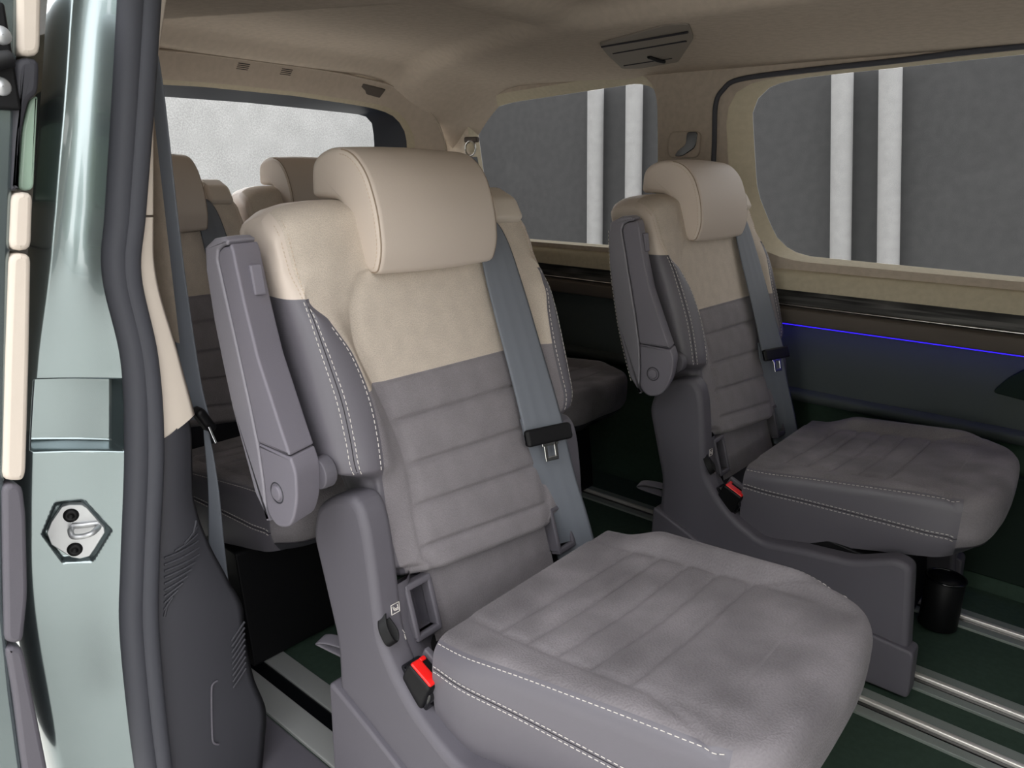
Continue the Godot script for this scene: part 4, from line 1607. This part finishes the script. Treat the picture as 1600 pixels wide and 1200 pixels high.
func far_wall_bits() -> void:
	# belt hook recess on the far pillar
	var t = thing("coat_hook", "black coat hook recess on the grey pillar between the side windows", "hook", P(1070, 226, 0, WX - 0.004))
	var a = MB.new()
	a.prism(MB.rect(0, 0, 0.085, 0.115, 0.025, 5), -0.010, 0.006, 0.004)
	part("hook_plate", a, M.headliner, t)
	var b = MB.new()
	b.prism(MB.fillet(PackedVector2Array([Vector2(0.040, 0.01), Vector2(0.040, 0.05), Vector2(-0.010, 0.045), Vector2(-0.038, 0.0), Vector2(-0.038, -0.03), Vector2(-0.02, -0.02), Vector2(0.0, 0.01)]), 0.012, 4), -0.013, -0.004, 0.002)
	part("hook_hollow", b, M.gloss_black, t)
	# belt with guide ring on the rear far pillar
	var s = thing("rear_pillar_belt", "dark seat belt with metal guide ring on the rear corner pillar", "seat belt")
	var c = P(737, 232, 0, WX - 0.01)
	var ring = MB.new()
	var rp = PackedVector3Array()
	for k in 25: rp.append(c + Vector3(-0.008, 0.030 * sin(TAU * k / 24) , 0.028 * cos(TAU * k / 24)))
	ring.tube(rp, 0.004, 8, false)
	part("guide_ring", ring, M.chrome, s)
	var cap = MB.new()
	cap.lathe(PackedVector2Array([Vector2(0.0005, 0.012), Vector2(0.016, 0.011), Vector2(0.022, 0.004), Vector2(0.023, -0.01)]), Transform3D(Basis(Vector3.BACK, PI / 2), c + Vector3(0, 0.006, 0)), 20)
	part("guide_cap", cap, M.trim_beige, s)
	var hood = MB.new()
	hood.box(c + Vector3(0.0, 0.035, 0.0), Vector3(0.02, 0.022, 0.075), 0.006)
	part("guide_hood", hood, M.trim_grey, s)
	var wb = MB.new()
	var path = MB.smooth(PackedVector3Array([P(738, 245, 0, WX - 0.018), P(744, 275, 0, WX - 0.016), P(752, 310, 0, WX - 0.014), P(764, 370, 0, WX - 0.02), P(775, 430, 0, WX - 0.05)]), 5)
	var sd = PackedVector3Array()
	for p in path: sd.append(Vector3(0, 0, 0.028))
	wb.ribbon(path, sd, 0.0025)
	part("belt_webbing", wb, M.webbing, s)
	# overhead vent and reading lamp unit
	var vx = 2.02
	var vz = -1.18
	var o = thing("overhead_console", "grey overhead vent and reading lamp unit set in the headliner", "console", Vector3(vx, ceil_y(vx, vz), vz))
	var slope = (ceil_y(vx + 0.1, vz) - ceil_y(vx - 0.1, vz)) / 0.2
	var T = Transform3D(Basis(Vector3.BACK, atan(slope)), Vector3(0, -0.004, 0))
	var hit = func(u: float, v: float) -> Vector3:
		var d = cr * ((u - 800.0) / FPX) - cu * ((v - 600.0) / FPX) + cf
		var tt = 0.5
		while tt < 4.0:
			var p = CAM + d * tt
			if p.y >= ceil_y(p.x, p.z) - 0.004: return T.affine_inverse() * (p - o.position)
			tt += 0.002
		return Vector3.ZERO
	var outl = PackedVector2Array()
	for q in [[936, 68], [950, 84], [972, 107], [1000, 107], [1060, 96], [1084, 58], [1076, 38], [1040, 40]]:
		var p: Vector3 = hit.call(q[0], q[1])
		outl.append(Vector2(p.x, p.z))
	var body = MB.new()
	# prism along local y: swap axes
	var up = T * Transform3D(Basis(Vector3(0, 1, 0), Vector3(1, 0, 0), Vector3(0, 0, 1)), Vector3.ZERO)
	body.prism(MB.fillet(outl, 0.02, 4), -0.006, 0.004, 0.003, up)
	part("console_body", body, M.console, o)
	for seg in [[[940, 70], [1075, 47], 0.006], [[958, 80], [1072, 60], 0.007], [[995, 74], [1073, 61], 0.004], [[975, 100], [1050, 88], 0.004]]:
		var sl = MB.new()
		var a3: Vector3 = T * hit.call(seg[0][0], seg[0][1])
		var b3: Vector3 = T * hit.call(seg[1][0], seg[1][1])
		sl.tube(PackedVector3Array([a3 + Vector3(0, -0.005, 0), a3.lerp(b3, 0.5) + Vector3(0, -0.005, 0), b3 + Vector3(0, -0.005, 0)]), seg[2] * 0.5, 6)
		part("vent_slat", sl, M.seam, o)
	var kn = MB.new()
	var ka: Vector3 = T * hit.call(1014, 84)
	var kb: Vector3 = T * hit.call(1038, 92)
	kn.tube(PackedVector3Array([ka + Vector3(0, -0.008, 0), ka.lerp(kb, 0.5) + Vector3(0, -0.010, 0), kb + Vector3(0, -0.008, 0)]), 0.006, 8)
	part("lamp_switch", kn, M.black_plastic, o)
	# speaker grille and storage net on the far door
	var g = thing("door_speaker_grille", "dark door speaker grille low on the far wall panel", "speaker", Vector3.ZERO)
	var gm = MB.new()
	var gp = PackedVector2Array()
	for q in [[1550, 612], [1575, 590], [1610, 572], [1700, 560], [1700, 640], [1600, 625]]:
		var p = P(q[0], q[1], 0, WX + 0.012)
		gp.append(Vector2(p.y, p.z))
	gm.prism(MB.fillet(gp, 0.015, 4), WX + 0.004, WX + 0.02, 0.003)
	part("grille", gm, M.net, g)
	var n = thing("storage_net", "dark green mesh storage pocket on the lower far wall", "net", Vector3.ZERO)
	var nm = MB.new()
	var np = PackedVector2Array([Vector2(0.05, -0.25), Vector2(0.36, -0.25), Vector2(0.38, 0.35), Vector2(0.05, 0.35)])
	nm.prism(MB.fillet(np, 0.02, 4), WX - 0.03, WX - 0.0, 0.006)
	part("net_pocket", nm, M.net, n)

func front_of_van() -> void:
	# the cab end, out of view: bulkhead added high to block light, windscreen slit above
	var root = struct("wall_front", "front end of the van with an added light-blocking bulkhead below a windscreen slit")
	var mb = MB.new()
	mb.box(Vector3(1.46, 0.63, 1.35), Vector3(2.1, 1.36, 0.08), 0.02)
	part("light_blocking_bulkhead", mb, M.dark_plastic, root)
	var hd = MB.new()
	hd.box(Vector3(1.46, 1.50, 1.35), Vector3(2.1, 0.14, 0.08), 0.02)
	part("windscreen_header", hd, M.headliner, root)
	var bp = MB.new()
	bp.box(Vector3(0.53, 0.72, 0.62), Vector3(0.10, 1.6, 0.16), 0.02)
	part("centre_pillar", bp, M.beige_plastic, root)
	var fd = MB.new()
	fd.box(Vector3(0.53, 0.50, 1.0), Vector3(0.10, 1.25, 0.62), 0.02)
	part("front_door", fd, M.dark_plastic, root)
	var w = struct("window_4", "windscreen of the van")
	var g = MB.new()
	g.poly(PackedVector3Array([Vector3(0.5, 1.30, 1.36), Vector3(2.42, 1.30, 1.36), Vector3(2.42, 1.44, 1.36), Vector3(0.5, 1.44, 1.36)]), Vector3(0, 0, -1))
	part("pane", g, M.clear_glass, w)

func outside() -> void:
	var gr = struct("floor_outside", "pale paved ground around the van")
	var mb = MB.new()
	mb.box(Vector3(0, -0.60, 0), Vector3(40, 0.1, 40), 0.01)
	part("paving", mb, M.ground, gr)
	var bw = thing("backdrop_wall", "made-up dark grey backdrop wall behind the tinted side windows", "wall")  # backdrop added to give the side windows their dark view
	var w = MB.new()
	w.box(Vector3(8.2, 0.8, -3.5), Vector3(0.3, 2.8, 22), 0.02)
	part("wall_face", w, M.backdrop_dark, bw)
	for u in [[930, 255, -0.045], [990, 255, -0.055], [1315, 260, -0.12], [1390, 260, -0.13]]:
		var c = P(u[0], u[1], 0, 7.9)
		var t = thing("band_post", "made-up pale grey round post standing in for a pale band in the side window", "post", Vector3(7.9, -0.55, c.z), "made-up posts for the pale window bands")
		var p = MB.new()
		p.lathe(PackedVector2Array([Vector2(0.001, 0), Vector2(0.10, 0), Vector2(0.10, 2.74), Vector2(0.001, 2.74)]), Transform3D.IDENTITY, 24)
		part("shaft", p, M.band_post_pale, t)
		# made-up posts, tilted so the pale bands in the glass look upright
		t.rotation.x = u[2]
		t.position.z -= (c.y + 0.55) * sin(u[2])
	var rw = thing("pale_wall", "pale grey plain wall seen through the rear window", "wall")
	var r = MB.new()
	r.box(Vector3(4.0, 0.75, -9.0), Vector3(14.0, 2.7, 0.3), 0.02)
	part("wall_face", r, M.pale_wall, rw)

func trees() -> void:
	# trees across the street on the open-door side; the glossy jamb mirrors them and they screen the low sky
	var bark = mat(C(92, 80, 68), 0.9, 0.2)
	var leaf = tri(mat(C(78, 92, 58), 0.9, 0.2), 2.0, M.ground.albedo_texture, null, 0.0, true)
	var nz = FastNoiseLite.new()
	nz.seed = 31
	nz.frequency = 0.5
	var rng = RandomNumberGenerator.new()
	rng.seed = 5
	var spots = [Vector2(-7.5, 18.0), Vector2(-1.2, 20.0), Vector2(5.2, 18.5)]
	for k in 5: spots.append(Vector2(-8.6 + rng.randf_range(-0.3, 0.3), -15.0 + 5.9 * k))
	for sp in spots:
		var at = Vector3(sp.x, -0.55, sp.y)
		var t = thing("street_tree", "broad green tree standing across the street from the open door", "tree", at, "trees across the street")
		var big = 1.32 if sp.y < 16.0 else 1.0
		t.scale = Vector3(big, big * 1.12 if big > 1.0 else 1.0, big)
		var tr = MB.new()
		tr.lathe(PackedVector2Array([Vector2(0.001, 0.0), Vector2(0.28, 0.0), Vector2(0.20, 0.5), Vector2(0.16, 1.6), Vector2(0.001, 2.2)]), Transform3D.IDENTITY, 14)
		part("trunk", tr, bark, t)
		var cw = MB.new()
		var rows = []
		for i in 25:
			var th = PI * i / 24.0
			var r = PackedVector3Array()
			for j in 41:
				var ph = TAU * (j % 40) / 40.0
				var d = Vector3(sin(th) * cos(ph), cos(th), sin(th) * sin(ph))
				var rad = 1.95 * (1.0 + 0.28 * nz.get_noise_3dv(d * 3.0 + at) + 0.16 * nz.get_noise_3dv(d * 9.0 + at))
				r.append(Vector3(0, 2.9, 0) + d * rad * Vector3(1.0, 0.9, 1.0))
			rows.append(r)
		cw.grid(rows, Vector3(0, 2.9, 0), true)
		part("crown", cw, leaf, t)

func _ready() -> void:
	frame()
	var cam = Camera3D.new()
	cam.name = "camera"
	cam.fov = rad_to_deg(2.0 * atan(600.0 / FPX))
	cam.near = 0.02
	cam.transform = Transform3D(Basis(cr, cu, -cf), CAM)
	add_child(cam)
	var env = Environment.new()
	var sky = Sky.new()
	var sm = ProceduralSkyMaterial.new()
	sm.sky_top_color = Color(0.92, 0.92, 0.93)
	sm.sky_horizon_color = Color(0.95, 0.94, 0.92)
	sm.ground_bottom_color = Color(0.45, 0.45, 0.43)
	sm.ground_horizon_color = Color(0.7, 0.7, 0.69)
	sm.sky_energy_multiplier = 1.0
	sky.sky_material = sm
	env.background_mode = Environment.BG_SKY
	env.sky = sky
	env.tonemap_mode = Environment.TONE_MAPPER_LINEAR
	env.tonemap_exposure = 5.6
	env.sdfgi_enabled = true
	env.ssao_enabled = true
	env.ssil_enabled = true
	var we = WorldEnvironment.new()
	we.name = "environment"
	we.environment = env
	add_child(we)

	materials()
	floor_and_rails()
	ceiling()
	var far = struct("wall_left", "far side wall of the van with decor strip and panels")
	var w1 = struct("window_1", "tinted rear side window")
	var w2 = struct("window_2", "tinted sliding door window")
	side_wall(false, 1.3, far, w1, w2)
	var near = struct("wall_right_rear", "near side wall behind the door pillar")
	var w5 = struct("window_5", "tinted near side rear window")
	side_wall(true, -1.35, near, w5, w5)
	rear_wall()
	front_of_van()
	pillar()
	sliding_door()
	light_strip()

	var s1 = make_seat("beige and grey seat with upright armrest standing next to the painted door pillar", "second row seats", true)
	var s2 = copy_seat(s1, Vector3(SEAT_X + 1.02, 0, SZ + 0.07), "beige and grey seat with upright armrest beside the blue light strip", "captain_chair")
	var r1 = make_seat("rear seat behind the seat at the door pillar, beside the hanging belt", "third row seats", false)
	r1.position = Vector3(0.95, 0, SZ - 1.06)
	r1.scale = Vector3(0.80, 1, 1)
	copy_seat(r1, Vector3(1.465, 0, SZ - 1.06), "middle rear seat of the row below the rear window", "third_row_chair")
	copy_seat(r1, Vector3(1.98, 0, SZ - 1.06), "rear seat below the tinted rear side window", "third_row_chair")
	# torn scrap under the far cushion
	var tg = MB.new()
	var tp = P(1466, 862, 2, -0.30) - s2.position
	tg.prism(MB.fillet(PackedVector2Array([Vector2(0.022, -0.004), Vector2(0.022, 0.022), Vector2(-0.024, 0.006), Vector2(-0.02, 0.0)]), 0.002, 2), -0.001, 0.001, 0.0003, Transform3D(Basis(Vector3.UP, 0.7), tp))
	part("torn_tag", tg, M.thread, s2, "torn pale fabric scrap under the cushion")
	far_wall_bits()
	outside()
	trees()
